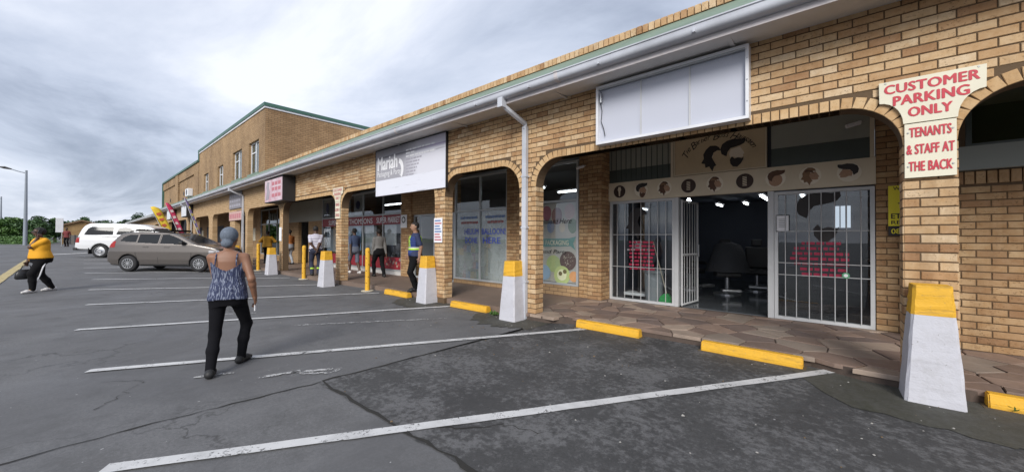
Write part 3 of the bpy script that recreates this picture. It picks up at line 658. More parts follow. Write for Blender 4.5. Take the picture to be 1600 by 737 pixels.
for i, (cx, kind) in enumerate(zip((-3.49,-3.02,-2.55,-2.10,-1.65,-1.18,-.74,-.29,.17), 'mfhpbpgcw')):
    cz = 2.325; y = YB-.034
    if kind in 'mp':
        disc(cx,cz,.132,y,M_disc,band,'picture_disc')
        if kind == 'p':
            flat_poly('pole_print', [(cx-.032,cz-.08),(cx+.032,cz-.08),(cx+.032,cz+.08),(cx-.032,cz+.08)], y-.003, M_band, band)
            for k in range(5): z = cz-.072+.03*k; flat_poly('pole_stripe', [(cx-.032,z),(cx+.032,z+.014),(cx+.032,z+.026),(cx-.032,z+.012)], y-.006, M_disc, band)
        else: flat_poly('clipper_print', [(cx-.012,cz-.10),(cx+.012,cz-.10),(cx+.02,cz+.0),(cx+.038,cz+.03),(cx+.025,cz+.095),(cx-.025,cz+.095),(cx-.038,cz+.03),(cx-.02,cz)], y-.003, M_band, band)
    else:
        sg = -1 if kind in 'w' else 1; disc(cx,cz,.14,YB-.0325,M_halo,band,'picture_halo')
        fc = [(sg*x,z) for x,z in FACE]; hr = [(sg*x,z) for x,z in MANHAIR]
        flat_poly('face_print', S(fc,cx,cz,.115) if kind != 'g' else S([(.8*math.cos(a),.9*math.sin(a)-.2) for a in np.linspace(0,6,14)],cx,cz,.12), y, M_skinp, band)
        if kind in 'hbc':
            flat_poly('hair_print', S([(x+.55,z+.15) for x, z in WOMHAIR],cx-.01,cz,.108), y-.003, M_hairb if kind != 'c' else M_hairl, band); flat_poly('hair_strand', S([(-.5,.9),(.2,.75),(.5,.3),(.3,.35),(-.1,.6),(-.6,.5)],cx,cz,.11), y-.006, M_hairl if kind != 'c' else M_hairb, band)
        else: flat_poly('hair_print', S(hr,cx,cz,.11), y-.003, M_ink if kind != 'g' else M_hairb, band)
        if kind == 'f': flat_poly('beard_print', S(BEARD,cx,cz,.10), y-.003, M_hairb, band)
# window graphics on the two panes
yg = YB+.024
M_pink = mat('red_vinyl', (.33,.012,.05), .5, .2, 14)
for k, (a, b) in enumerate(((-.40,.08),(-.50,.05),(-.52,.17),(-.55,.17),(-.50,.17),(-.42,.16),(-.40,.12))):
    z = 1.23-.082*k; x = a
    while x < b: w_ = random.uniform(.03,.13); flat_poly('vinyl_word', [(x,z),(min(x+w_,b),z),(min(x+w_,b),z+.043),(x,z+.043)], yg, M_pink, rwn, .001); x += w_+.022
for k in range(8):
    z = 1.22-.078*k; x = -3.30+random.uniform(0,.05)
    while x < -2.78: w_ = random.uniform(.03,.13); flat_poly('vinyl_word', [(x,z),(min(x+w_,-2.76),z),(min(x+w_,-2.76),z+.043),(x,z+.043)], yg, M_pink, lw, .001); x += w_+.022
flat_poly('hair_print', S(MANHAIR,-.22,1.75,.25), yg, M_ink, rwn, .001); flat_poly('beard_print', S(BEARD,-.18,1.66,.24), yg, M_ink, rwn, .001)
flat_poly('hair_print', S(WOMHAIR,-2.98,1.70,.25), yg, M_ink, lw, .001)
tag(MB().box(-.74,-.555,YB+.0,YB+.006,1.44,1.72).build('notice_frame', M_black), 'small black framed notice on the right barred window', 'notice')
nf = bpy.data.objects['notice_frame']; MB().box(-.728,-.567,YB-.003,YB-.0005,1.455,1.705).build('paper', M_wht, nf)
for k in range(5): MB().box(-.70,-.60,YB-.005,YB-.0035,1.64-.03*k,1.648-.03*k).build('print_line', M_black, nf)
disc(.13,.77,.045,YB-.022,mat('green_sticker',(.10,.33,.18),.5),rwn,'sticker')
disc(.13,.77,.025,YB-.025,M_wht,rwn,'sticker_mark')
# shop interiors -----------------------------------------------------
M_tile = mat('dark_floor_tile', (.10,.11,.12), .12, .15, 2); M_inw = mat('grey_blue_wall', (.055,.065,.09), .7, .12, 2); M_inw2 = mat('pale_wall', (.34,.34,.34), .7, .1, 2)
def room(x0, x1, y0, y1, z1, wm, fm):
    o = MB().box(x0,x1,y0,y1,-.05,-.001).build('shop_floor', fm, arcade)
    MB().box(x0-.1,x0,y0,y1,-.05,z1).build('shop_side_wall', wm, arcade); MB().box(x1,x1+.1,y0,y1,-.05,z1).build('shop_side_wall', wm, arcade)
    MB().box(x0-.1,x1+.1,y1,y1+.1,-.05,z1).build('shop_back_wall', wm, arcade); MB().box(x0-.1,x1+.1,y0,y1+.1,z1,z1+.05).build('shop_ceiling', wm, arcade)
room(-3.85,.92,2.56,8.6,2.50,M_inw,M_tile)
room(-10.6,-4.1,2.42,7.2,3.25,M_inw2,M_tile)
room(-23.0,-11.4,2.42,7.2,3.25,M_inw2,M_tile)
room(1.25,4.4,2.2,4.0,3.29,mat('olive_reflection_wall',(.30,.30,.17),.7),M_tile)  # wall colour imitates the olive reflection in the high windows
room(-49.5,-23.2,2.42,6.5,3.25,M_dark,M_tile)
def tube_light(p0, p1, lab):
    a, b = Vector(p0), Vector(p1); o = empty('tube_light', a, 0, lab, 'light'); d = b-a
    MB().box(-.04 if abs(d.x) > .1 else -.05, d.x+.04 if abs(d.x) > .1 else .05, -.05 if abs(d.x) > .1 else -.04, .05 if abs(d.x) > .1 else d.y+.04, .035, .075).build('housing', M_wht, o)
    MB().tube([(0,0,0),(d.x,d.y,0)], .02, 8).build('tube', M_tube, o)
tube_light((-1.3,5.2,2.33),(-1.3,6.4,2.33), 'lit fluorescent tube deep inside the barber shop, right of the doorway')
tube_light((-2.6,7.0,2.33),(-2.6,7.7,2.33), 'short lit tube at the back of the barber shop')
tube_light((-1.9,6.9,2.33),(-1.9,7.5,2.33), 'short lit tube between the two others deep in the barber shop')
tube_light((-.55,5.3,2.30),(-.55,6.2,2.30), 'lit tube seen through the right barred window')
tube_light((-5.6,3.2,2.55),(-4.4,3.2,2.55), 'lit tube above the party poster window')
tube_light((-7.3,3.4,2.75),(-6.2,3.4,2.75), 'lit yellowish tube above the balloon shop window')
tube_light((-15.0,3.6,2.75),(-13.6,3.6,2.75), 'left of two lit tubes inside the supermarket')
tube_light((-13.1,3.6,2.75),(-11.9,3.6,2.75), 'right of two lit tubes inside the supermarket')
bl = empty('ceiling_bulb', (-2.62,4.3,2.22), 0, 'bright round bulb just inside the barber shop door', 'light'); MB().lathe([(0.001,-.05),(.035,-.035),(.05,0),(.04,.035),(.02,.07)], n=14).build('globe', M_bulb, bl, True); MB().lathe([(.025,.07),(.03,.15),(.001,.15)], n=12).build('holder', M_black, bl)
# barber furniture
def barber_chair(x, y, rz, lab, cover):
    o = empty('barber_chair', (x,y,0), rz, lab, 'chair', 'barber chairs')
    MB().lathe([(.001,.0),(.30,.0),(.30,.03),(.08,.06),(.05,.09),(.05,.42),(.001,.42)], n=20).build('base', M_steel, o)
    MB().bevbox(-.27,.27,-.27,.27,.42,.55,.04).build('seat', M_black, o); MB().bevbox(-.26,.26,.2,.32,.56,1.12,.04).build('backrest', M_black, o)
    MB().bevbox(-.12,.12,.22,.30,1.14,1.32,.03).build('headrest', M_black, o)
    for s in (-1,1): MB().bevbox(s*.30-.04,s*.30+.04,-.25,.22,.66,.74,.02).build('armrest', M_black, o)
    MB().bevbox(-.2,.2,-.62,-.42,.12,.18,.02).build('footrest', M_steel, o)
    if cover:
        mb = MB(); n = 14; rows = [(.10,1.24),(.26,1.18),(.34,1.0),(.40,.78),(.46,.55)]
        for i, (r, z) in enumerate(rows):
            for k in range(n):
                w = 2*math.pi*k/n; rr = r*(1+.09*math.sin(5*w+i)); mb.v.append((rr*math.cos(w), -.02+rr*.9*math.sin(w), z))
        for i in range(len(rows)-1):
            for k in range(n): mb.f.append((i*n+k,i*n+(k+1)%n,(i+1)*n+(k+1)%n,(i+1)*n+k)); mb.mi.append(0)
        mb.f.append(tuple(range(n))); mb.mi.append(0); mb.build('cape', mat('grey_cape',(.06,.063,.07),.8), o, True)
barber_chair(-1.95,5.0,R_(20),'barber chair under a grey cape seen through the open doorway', True)
for j, yy_ in enumerate((3.6,4.7,5.8,6.9)):
    st_ = empty('styling_station', (.86,yy_,0), 0, 'styling mirror and shelf, %s from the front along the barber shop wall' % ('first','second','third','fourth')[j], 'mirror', 'styling mirrors in the barber shop'); MB().box(-.04,0,-.35,.35,.95,1.95).build('mirror_frame', M_black, st_); MB().box(-.046,-.0405,-.31,.31,1.0,1.9).build('mirror_glass', mat('mirror',(.6,.62,.65),.05,.02,metal=1.), st_); MB().box(-.30,-.0001,-.4,.4,.82,.86).build('shelf', M_black, st_)
    for q in range(4): MB().lathe([(.001,.861),(.028,.861),(.028,.97),(.012,1.0),(.012,1.03),(.001,1.03)], c=(-.16,-.25+.16*q,0), n=10).build('bottle', [M_wht,M_red,M_blue,M_steel][q], st_)
barber_chair(-.2,4.9,R_(-60),'black barber chair behind the right barred window', False)
barber_chair(-2.9,5.4,R_(60),'black barber chair beside the tall mirror', False)
barber_chair(-1.5,6.2,R_(10),'bare black barber chair far back in the barber shop', False)
mo = empty('wall_mirror', (-3.80,4.8,1.0), 0, 'tall dark mirror on the barber shop wall', 'mirror'); MB().box(0,.03,-.5,.5,0,1.3).build('frame', M_black, mo); MB().box(.031,.036,-.45,.45,.05,1.25).build('mirror_glass', mat('mirror',(.6,.62,.65),.05,.02,metal=1.), mo)
M_binp = mat('grey_bin_plastic', (.23,.25,.27), .45, .06, 4)
bn = empty('waste_bin', (-2.92,2.85,0), 0, 'grey plastic bin standing behind the left barred window', 'bin'); MB().lathe([(.001,.0),(.17,.0),(.205,.60),(.19,.60),(.16,.02),(.001,.02)], n=22).build('body', M_binp, bn, False); MB().lathe([(.215,.58),(.225,.60),(.225,.63),(.20,.65),(.001,.66)], n=22).build('lid', M_binp, bn)
br_ = empty('broom', (-2.62,2.70,0), 0, 'broom with green bristles leaning behind the left barred window', 'broom'); MB().tube([(.02,.02,.15),(-.28,.06,1.25)], .012, 8).build('handle', mat('broom_stick',(.38,.33,.25),.5), br_); MB().prism([(-.13,.0),(.16,.0),(.11,.13),(.05,.19),(-.03,.19),(-.10,.13)],'y',-.05,.05).build('bristles', mat('green_bristles',(.02,.33,.08),.7,.3,40), br_)
rk = empty('trolley_rack', (-3.35,3.1,0), 0, 'black rack with white foot behind the left barred window', 'rack'); MB().box(-.28,.30,-.16,.16,.05,.11).build('foot', M_wht, rk); MB().tube([(0,0,.11),(0,0,1.05)], .03, 8).build('post', M_black, rk); MB().box(-.22,.22,-.12,.12,1.05,1.09).build('tray', M_wht, rk); MB().bevbox(-.08,.06,-.06,.06,1.09,1.28,.02).build('bottle', M_wht, rk)
tbl = empty('work_counter', (-.15,3.9,0), 0, 'dark counter with a low rail behind the right barred window', 'counter'); MB().box(-.6,.8,-.25,.25,.80,.85).build('top', M_dark, tbl); MB().box(-.55,.75,-.2,.2,0,.80).build('body', M_black, tbl)
wn_ = empty('back_window', (.30,8.58,1.55), 0, 'bright barred window at the back of the barber shop', 'window'); MB().box(-.3,.05,-.02,.0,.1,.7).build('pane', emat('daylit_pane',(.75,.85,1.),.35), wn_)
for x in (-.3,-.18,-.06,.05): MB().box(x-.012,x+.012,-.06,-.03,.1,.7).build('bar', M_black, wn_)
# balloon shop
bw = shopwindow(-8.55,-6.45,.12,3.08,YS,mull=(-7.49,),trans=(2.09,))
MB().box(-8.6,-6.45,YS+.02,YS+.2,-.02,.118).build('plinth', M_bin_tex, arcade)
pw = shopwindow(-5.84,-4.33,.24,3.08,YS,trans=(2.18,))
MB().box(-5.84,-4.33,YS+.01,YS+.2,-.02,.238).build('plinth', M_bin_tex, arcade)
for s, a, b, z in (('HELIUM',-8.13,-7.56,1.42),('BALLOONS',-7.42,-6.50,1.42),('DONE',-8.10,-7.60,1.175),('HERE',-7.38,-6.72,1.175)): text('lettering', s, M_blue, bw, a, b, z, z+.16, YS+.0285, .012)
for s, a, b, z in (('BALLOONS',-8.35,-7.62,1.80),('PARTY',-7.3,-6.62,1.80)): pass
M_lb = mat('pale_blue_vinyl', (.14,.22,.42), .5)
for a, b, z in ((-8.32,-7.60,1.86),(-8.28,-7.62,1.72),(-7.28,-6.62,1.86),(-7.2,-6.66,1.72)):
    x = a
    while x < b: w_ = random.uniform(.07,.13); flat_poly('vinyl_word', [(x,z),(x+w_,z+.01),(x+w_,z+.075),(x,z+.065)], YS+.026, M_lb if z > 1.8 else mat('dull_red_vinyl',(.30,.10,.10),.5), bw, .001); x += w_+.02
fm2 = bpy.data.materials.new('frosted_film'); t = nt(fm2); t.nodes.clear(); o_ = t.nodes.new('ShaderNodeOutputMaterial'); tr_ = t.nodes.new('ShaderNodeBsdfTransparent'); df_ = t.nodes.new('ShaderNodeBsdfDiffuse'); ms_ = t.nodes.new('ShaderNodeMixShader')
L(t, mixc(t, noise(t, 2.5, 4, .6, pos(t)), (.42,.45,.45), (.62,.64,.62)), df_.inputs[0]); L(t, ramp(t, noise(t, 1.8, 4, .6, pos(t)), ((.35,.22),(.65,.48))), ms_.inputs[0]); L(t, tr_.outputs[0], ms_.inputs[1]); L(t, df_.outputs[0], ms_.inputs[2]); L(t, ms_.outputs[0], o_.inputs[0])
MB().box(-8.49,-7.52,YS+.040,YS+.041,.18,2.06).build('frosted_film', fm2, bw); MB().box(-7.46,-6.51,YS+.040,YS+.041,.18,2.06).build('frosted_film', fm2, bw)
# stacked boxes and party goods behind that window
M_box = mat('white_carton', (.76,.78,.80), .7, .08, 5, dirt=.15); gn = 0
for cx in range(3):
    for k in range((7,8,6)[cx]):
        w_ = .30; x = -7.28+cx*.33; z = .14+k*.172
        o = MB().bevbox(x,x+w_,2.30+random.uniform(0,.04),2.66,z,z+.168,.006).build('carton', M_box); tag(o, 'white carton, %s from the bottom of the %s stack in the balloon shop window' % (('first','second','third','fourth','fifth','sixth','seventh','eighth')[k], ('left','middle','right')[cx]), 'carton', 'white cartons stacked in the balloon shop')
hues = [(.40,.06,.10),(.08,.14,.40),(.42,.26,.05),(.10,.28,.14),(.34,.12,.30),(.35,.33,.30)]
for k in range(16):
    c = hues[k % 6]; x, z = -8.38+.2*(k % 4)+random.uniform(-.02,.02), .30+.24*(k//4)
    o = empty('gift_bag', (x,2.34+random.uniform(0,.1),z-.12 if k >= 4 else .14), 0, '%s party bag, %s in the %s row of the left balloon shop pane' % (('red','blue','amber','green','purple','cream')[k % 6], ('first','second','third','fourth')[k % 4], ('bottom','second','third','top')[k//4]), 'bag', 'party bags in the balloon shop window'); MB().prism([(-.085,0),(.085,0),(.075,.2),(-.075,.2)],'y',-.04,.04).build('bag_body', mat('bag_%d'%(k%6),c,.5), o); MB().tube([(-.03,0,.2),(-.025,0,.25),(.025,0,.25),(.03,0,.2)],.004,5).build('handle', M_black, o)
# poster that fills the next window
pm = bpy.data.materials.new('party_poster'); t = nt(pm); b = t.nodes['Principled BSDF']; p = pos(t)
L(t, mixc(t, noise(t, 1.6, 3, .5, p), (.40,.38,.35), (.64,.60,.54)), b.inputs['Base Color']); b.inputs['Roughness'].default_value = .35
po = tag(MB().box(-5.78,-4.39,YS+.045,YS+.05,.30,2.14).build('window_poster', pm), 'party goods poster with balloons and ice creams filling the window beside the barber', 'poster')
def pcol(n, c): return mat('poster_'+n, tuple(min(.8,x*1.45) for x in c), .45, .12, 8)
for i, (x, z, r, c) in enumerate(((-5.22,1.93,.16,(.30,.10,.12)),(-4.93,1.86,.18,(.16,.07,.09)),(-4.58,1.95,.17,(.42,.30,.30)),(-4.50,1.62,.15,(.10,.16,.10)),(-5.1,1.60,.13,(.20,.24,.34)),(-4.78,1.58,.1,(.45,.38,.28)),(-5.45,1.75,.16,(.38,.30,.18)))):
    flat_poly('balloon_print', [(x+r*.82*math.cos(a), z+r*math.sin(a)*(1 if math.sin(a) > 0 else 1.25)) for a in np.linspace(0,2*math.pi,22)[:-1]], YS+.042-.0006*i, pcol('balloon%d'%i,c), po, .0005)
for i, (x, z, r, c) in enumerate(((-5.02,.72,.20,(.34,.40,.18)),(-4.62,.80,.22,(.10,.06,.05)),(-4.78,.46,.22,(.45,.50,.20)),(-5.28,.50,.18,(.20,.28,.36)),(-4.46,.45,.12,(.50,.24,.10)),(-4.78,.47,.13,(.58,.62,.36)),(-4.82,.50,.05,(.12,.10,.04)),(-4.70,.55,.05,(.12,.10,.04)))):
    flat_poly('ice_cream_print', [(x+r*math.cos(a), z+r*math.sin(a)) for a in np.linspace(0,2*math.pi,24)[:-1]], YS+.0375-.0006*i, pcol('scoop%d'%i,c), po, .0005)
for k in range(26): x, z = random.uniform(-4.76,-4.46), random.uniform(.68,.96); flat_poly('sprinkle_print', [(x,z),(x+.02,z+.006),(x+.02,z+.014),(x,z+.01)], YS+.031, M_cream, po, .0005)
flat_poly('ribbon_print', [(-5.6,1.10),(-4.55,1.14),(-4.42,1.05),(-4.48,1.20),(-4.40,1.36),(-4.58,1.32),(-5.6,1.30)], YS+.034, pcol('teal',(.10,.20,.19)), po, .0005)
text('lettering','Personalised Here',M_ink,po,-5.7,-4.52,1.66,1.78,YS+.030,.004,.3); text('lettering','MARIAH PACKAGING',M_cream,po,-5.7,-4.60,1.16,1.27,YS+.030,.008); text('lettering','and Party',M_ink,po,-5.35,-4.62,.93,1.05,YS+.030,.004,.3)
# supermarket front
M_redb = mat('supermarket_red', (.26,.018,.03), .5, .12, 3); M_fl = mat('posters_in_window', (.30,.32,.34), .5, .25, 3.5)
sw = shopwindow(-17.9,-11.35,.14,3.08,YS,mull=(-16.1,-14.1,-12.6),trans=(2.17,))
MB().box(-18.0,-11.35,YS+.02,YS+.2,-.02,.138).build('plinth', M_soffit, arcade)
sband = MB().box(-17.85,-11.4,YS+.012,YS+.028,1.80,2.14).build('red_band', M_redb, sw)
for s, a, b in (('THOMSONS',-15.25,-13.35),('SUPER',-13.05,-12.35),('MARKET',-12.25,-11.48),('SUPER',-17.2,-16.4),('MARKET',-16.0,-15.5)): text('lettering', s, M_wht, sband, a, b, 1.86, 2.07, YS+.008, .015)
MB().box(-17.85,-11.4,YS+.014,YS+.028,.20,.62).build('red_skirting_vinyl', M_redb, sw)
for k in range(20): x = -12.5+.055*k; disc(x, random.uniform(.3,.55), random.uniform(.03,.06), YS+.010-.0004*k, mat('fruit_%d'%(k%4),[(.40,.28,.22),(.10,.02,.03),(.45,.10,.08),(.25,.22,.20)][k%4],.5), sw, 'fruit_print', 10)
for i, (x0, x1, z0, z1, c) in enumerate(((-12.52,-11.75,1.05,1.78,(.42,.43,.44)),(-13.95,-13.1,.7,1.75,(.36,.38,.40)),(-14.9,-14.3,.8,1.75,(.14,.26,.42)),(-12.05,-11.55,.72,1.10,(.05,.05,.06)),(-13.1,-12.7,.66,1.2,(.28,.10,.10)),(-15.9,-15.2,.66,1.6,(.30,.34,.38)),(-17.5,-16.4,.7,1.7,(.20,.24,.28)))):
    MB().box(x0,x1,YS+.046+.002*i,YS+.048+.002*i,z0,z1).build('window_flyer', mat('flyer%d'%i,c,.5,.2,6), sw)
dk = MB().box(-14.9,-14.15,YS+.040,YS+.044,2.2,3.03).build('upper_panel', mat('upper_grey_panel',(.22,.26,.28),.5), sw); 
disc(-14.55,2.63,.17,YS+.030,mat('navy_oval',(.02,.03,.09),.5),sw,'oval_badge')
for a, b in ((-17.8,-17.0),(-16.95,-16.15),(-16.05,-15.2)):
    MB().box(a,b,YS+.040,YS+.044,2.2,3.03).build('upper_panel', mat('upper_grey_panel',(.22,.26,.28),.5), sw); cx = (a+b)/2
    flat_poly('oval_badge', [(cx+.14*math.cos(w),2.63+.24*math.sin(w)) for w in np.linspace(0,2*math.pi,20)[:-1]], YS+.028, mat('navy_oval',(.02,.03,.09),.5), sw)
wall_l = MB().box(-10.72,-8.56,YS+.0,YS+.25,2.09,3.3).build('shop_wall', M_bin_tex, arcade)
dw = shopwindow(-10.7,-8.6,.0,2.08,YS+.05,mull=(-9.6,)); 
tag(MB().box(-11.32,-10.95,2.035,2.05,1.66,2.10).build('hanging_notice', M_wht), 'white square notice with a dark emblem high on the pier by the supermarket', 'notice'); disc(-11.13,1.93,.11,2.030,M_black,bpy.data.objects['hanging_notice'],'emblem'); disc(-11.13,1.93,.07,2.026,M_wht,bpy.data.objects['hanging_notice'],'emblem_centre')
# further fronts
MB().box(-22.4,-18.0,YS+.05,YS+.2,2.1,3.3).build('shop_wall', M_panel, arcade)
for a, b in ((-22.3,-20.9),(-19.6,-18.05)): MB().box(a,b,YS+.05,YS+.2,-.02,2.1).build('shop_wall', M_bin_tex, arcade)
f1 = shopwindow(-26.9,-22.5,.3,3.0,YS,mull=(-25.4,-24.0),trans=(2.1,),gm=M_glassd); MB().box(-26.9,-22.5,YS,YS+.2,-.02,.299).build('plinth', M_bin_tex, arcade)
for k in range(3): MB().box(-25.3+.42*k,-25.0+.42*k,YS-.004,YS-.001,2.3,2.7).build('window_flyer', M_panel2, f1)
MB().box(-50,-27,YS,YS+.2,-.02,3.3).build('shop_wall', M_bin_tex, arcade)
for x in (-29.5,-33,-37,-41,-45):
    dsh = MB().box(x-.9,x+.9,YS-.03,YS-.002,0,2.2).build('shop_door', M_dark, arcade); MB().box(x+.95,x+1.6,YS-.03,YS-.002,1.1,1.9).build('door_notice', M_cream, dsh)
# right hand shop: high windows above the wall
MB().box(.95,4.5,1.70,2.1,2.14,2.42).build('window_ledge', mat('grey_ledge',(.25,.27,.25),.6,.08,2,dirt=.3), arcade)
shopwindow(1.21,4.4,2.425,3.29,1.86,mull=(2.6,),gm=M_glassd,fm=M_panel2,name='high_window'); MB().box(1.22,4.39,1.95,1.97,2.43,3.28).build('reflection_panel', mat('olive_reflection',(.34,.34,.22),.7,.12,1.5,dirt=.3), arcade)  # panel added behind the glass, its colour imitates an olive reflection
# camera dome and wall light inside the arcade
sc_ = empty('security_camera', (.30,2.38,3.02), 0, 'small white security camera above the right barred window', 'camera'); MB().tube([(0,.04,.05),(-.02,-.05,.02)], .018, 8).build('bracket', M_wht, sc_); MB().tube([(-.01,-.04,.02),(-.16,-.12,-.03)], .03, 10).build('housing', M_wht, sc_)
sc2 = empty('security_camera', (-4.15,2.08,2.90), 0, 'small white security camera on the pier left of the barber', 'camera'); MB().tube([(0,.03,.03),(-.02,-.05,.0)], .016, 8).build('bracket', M_wht, sc2); MB().tube([(0,-.04,0),(-.16,-.10,-.04)], .03, 10).build('housing', M_wht, sc2)

# ------------------------------------------------------------------ the two-storey block
block = empty('two_storey_building', (0,0,0), 0, 'two storey soot stained brick block with green roof trim rising behind the arcade', 'building')
UX0, UX1, UZ = -32.6, -18.65, 6.93
wins = [(-21.06,-19.53,4.25,5.74),(-23.95,-22.25,4.25,5.72),(-27.25,-25.95,4.22,5.40),(-31.0,-29.7,4.22,5.36)]
mb = MB(); x = UX0
for a, b, c, d in sorted(wins): mb.box(x,a,.0,.23,3.66,UZ); mb.box(a,b,.0,.23,3.66,c); mb.box(a,b,.0,.23,d,UZ); x = b
mb.box(x,UX1-.001,.0,.23,3.66,UZ); mb.build('front_wall', M_bupper, block)
MB().box(UX1-.23,UX1,.231,9.0,3.66,UZ).build('end_wall', M_bend, block); MB().box(UX1-.0005,UX1+.002,.0,.231,3.66,UZ).build('wall_return', M_bend, block)
MB().box(-49.3,UX1-.23,.23,9.0,UZ-.9,UZ-.8).build('roof_deck', M_dark, block)
tr = MB(); tr.box(UX0,UX1+.06,-.07,.26,UZ+.08,UZ+.23); tr.box(UX1-.26,UX1+.06,.2601,9.05,UZ+.08,UZ+.23); tr.build('roof_trim', M_dgreen, block)
tr = MB(); tr.box(UX0,UX1+.03,-.04,.24,UZ,UZ+.079); tr.box(UX1-.24,UX1+.03,.2401,9.02,UZ,UZ+.079); tr.build('white_flashing', M_white, block)
MB().box(UX0-.02,UX0+.12,-.06,.0-.001,6.4,UZ+.079).build('corner_trim', M_dgreen, block)
for a, b, c, d in wins:
    fr = MB(); fr.box(a,b,.10,.16,c,c+.06); fr.box(a,b,.10,.16,d-.06,d)
    for q in (a,(a+b)/2-.03,b-.06): fr.box(q,q+.06,.10,.16,c+.06,d-.06)
    fr.box(a+.06,(a+b)/2-.03,.105,.155,d-.5,d-.45); w_ = fr.build('window', M_white, block)
    MB().box(a+.05,b-.05,.125,.135,c+.05,d-.05).build('pane', M_glassd, w_)
    MB().box((a+b)/2+.05,b-.08,.17,.18,c+.05,d-.05).build('curtain', mat('white_curtain',(.62,.63,.66),.8), w_)
    MB().box(a+.08,a+.45,.17,.18,c+.05,d-.05).build('curtain', mat('white_curtain',(.62,.63,.66),.8), w_)
    MB().box(a,b,.20,.22,c,d).build('dark_room', M_black, w_); MB().box(a-.05,b+.05,-.05,.099,c-.16,c-.001).build('sill', M_green, w_)
# lower wing with a pilaster and sunk panels
UZ2 = 6.40
mb = MB(); mb.box(-49.3,UX0-.001,.06,.3,3.66,UZ2); mb.box(-42.0,-40.6,-.06,.059,3.66,UZ2); mb.box(-49.3,UX0-.001,-.02,.0599,5.75,UZ2); mb.box(-34.2,UX0-.001,-.02,.0598,3.66,5.749); mb.build('wing_wall', M_bupper, block)
MB().box(-49.4,UX0-.021,-.10,.35,UZ2,UZ2+.13).build('roof_trim', M_dgreen, block); MB().box(-49.42,-49.301,-.10,.3,3.4,UZ2-.001).build('corner_trim', M_dgreen, block)
for x, z in ((-36.2,4.75),(-37.4,4.75),(-38.6,4.7),(-36.6,4.3),(-38.9,4.25),(-45.3,4.6),(-46.4,4.3)): MB().box(x-.14,x+.14,.03,.055,z-.14,z+.14).build('vent_hole', M_black, block)
ac = empty('air_conditioner', (-35.4,-.25,4.25), 0, 'grey air conditioner box on the upper wing wall above the gutter', 'air conditioner'); MB().bevbox(-.5,.5,0,.3,0,.55,.03).build('case', M_white, ac); MB().lathe([(.001,-.006),(.2,-.006),(.21,.0)],c=(.1,0,.28),axis='y',n=18).build('fan_grille', M_black, ac)
pb = MB(); pb.box(UX1,UX1+1.2,.05,.6,4.15,4.28); pb.build('ledge', M_bend, block)
# far continuation of the arcade, lower
low = empty('low_shop_building', (0,0,0), 0, 'low far shop block with pale roof edge beyond the flags', 'building')
wall_mesh('front_wall', -86, -52, [(-56-5*k,-52.8-5*k) for k in range(6)], 3.3, .05, .3, M_btex, low, -.1)
MB().prism([(-.6,3.35),(-.6,3.6),(-.45,3.65),(4,4.6),(4,3.35)],'x',-87,-51.9).build('roof', mat('pale_roof_edge',(.36,.37,.38),.6,.1,1,world=True), low); MB().box(-86,-52,2.0,2.2,-.1,3.3).build('back_wall', M_dark, low)
# end gable house
gh = empty('gable_house', (-58,-5.15,.50), 0, 'tan gabled brick building behind the white pickup', 'house')
M_tan = brick_tex('tan_gable_brick', (.34,.22,.10), (.42,.28,.13), (.22,.15,.08), .2, 1)
MB().prism([(-1.35,-1),(1.9,-1),(1.9,1.75),(0,2.35),(-1.35,1.85)],'x',-5,0).build('wall', M_tan, gh)
MB().prism([(-1.5,1.82),(0,2.38),(2.05,1.74),(2.05,1.84),(0,2.50),(-1.5,1.93)],'x',-5.2,.2).build('roof', mat('brown_roof',(.24,.15,.09),.7,.2,3), gh)
MB().box(.005,.06,-1.2,.6,-.2,.95).build('gate', mat('grey_gate',(.16,.15,.14),.6), gh)
for k in range(6): MB().box(.061,.09,-1.15+.33*k,-1.10+.33*k,-.1,1.0).build('gate_bar', M_dark, gh)
# ------------------------------------------------------------------ signs on the arcade
def parking_sign(cx, lab, fade=False):
    o = empty('parking_sign', (cx,-.012,0), 0, lab, 'sign', 'red and cream parking signs on the pillars')
    pts = [(-.335,2.843),(-.332,2.641)]
    for k in range(1,7): a = math.pi/2*k/7; pts.append((-.332+.162*math.sin(a), 2.641-.227*(1-math.cos(a))))
    pts += [(-.17,2.414),(.17,2.414)]+[(-p_[0],p_[1]) for p_ in reversed(pts[2:8])]+[(.332,2.641),(.335,2.843)]
    MB().prism(pts,'y',-.02,0).build('upper_board', M_cream, o); MB().box(-.162,.162,-.018,0,1.895,2.405).build('lower_board', M_cream, o)
    rm = M_red if not fade else mat('faded_red', (.52,.20,.19), .6)
    for s, a, b, z0, z1 in (('CUSTOMER',-.295,.295,2.722,2.808),('PARKING',-.235,.235,2.60,2.69),('ONLY',-.135,.135,2.475,2.562),('TENANTS',-.13,.13,2.275,2.365),('& STAFF AT',-.148,.148,2.115,2.205),('THE BACK',-.135,.135,1.955,2.045)):
        text('lettering', s, rm, o, a, b, z0, z1, -.0235, .03 if z0 > 2.45 else .016, space=1.05)
    for x, z in ((-.29,2.828),(.29,2.828),(-.14,2.32),(.14,2.32),(-.14,2.0),(.14,2.0)): MB().lathe([(.008,0),(.005,-.004),(.001,-.004)],c=(x,-.0205,z),axis='y',n=8).build('screw', M_steel, o)
parking_sign(.672, 'cream customer parking sign with crisp red lettering on the nearest pillar')
parking_sign(-11.53, 'faded customer parking sign on the pillar by the supermarket front', True)
lb = empty('blank_light_box', (-2.69,0,2.705), 0, 'large blank white light box sign with open frame above the barber arch', 'sign'); W_, H_ = 1.95, .865
M_opal = mat('opal_panel', (.50,.52,.595), .35, .03, 2)
for k in range(3): MB().box(.035+.635*k,.035+.625+.635*k,-.085,-.08,.035,H_-.05).build('panel', M_opal, lb)
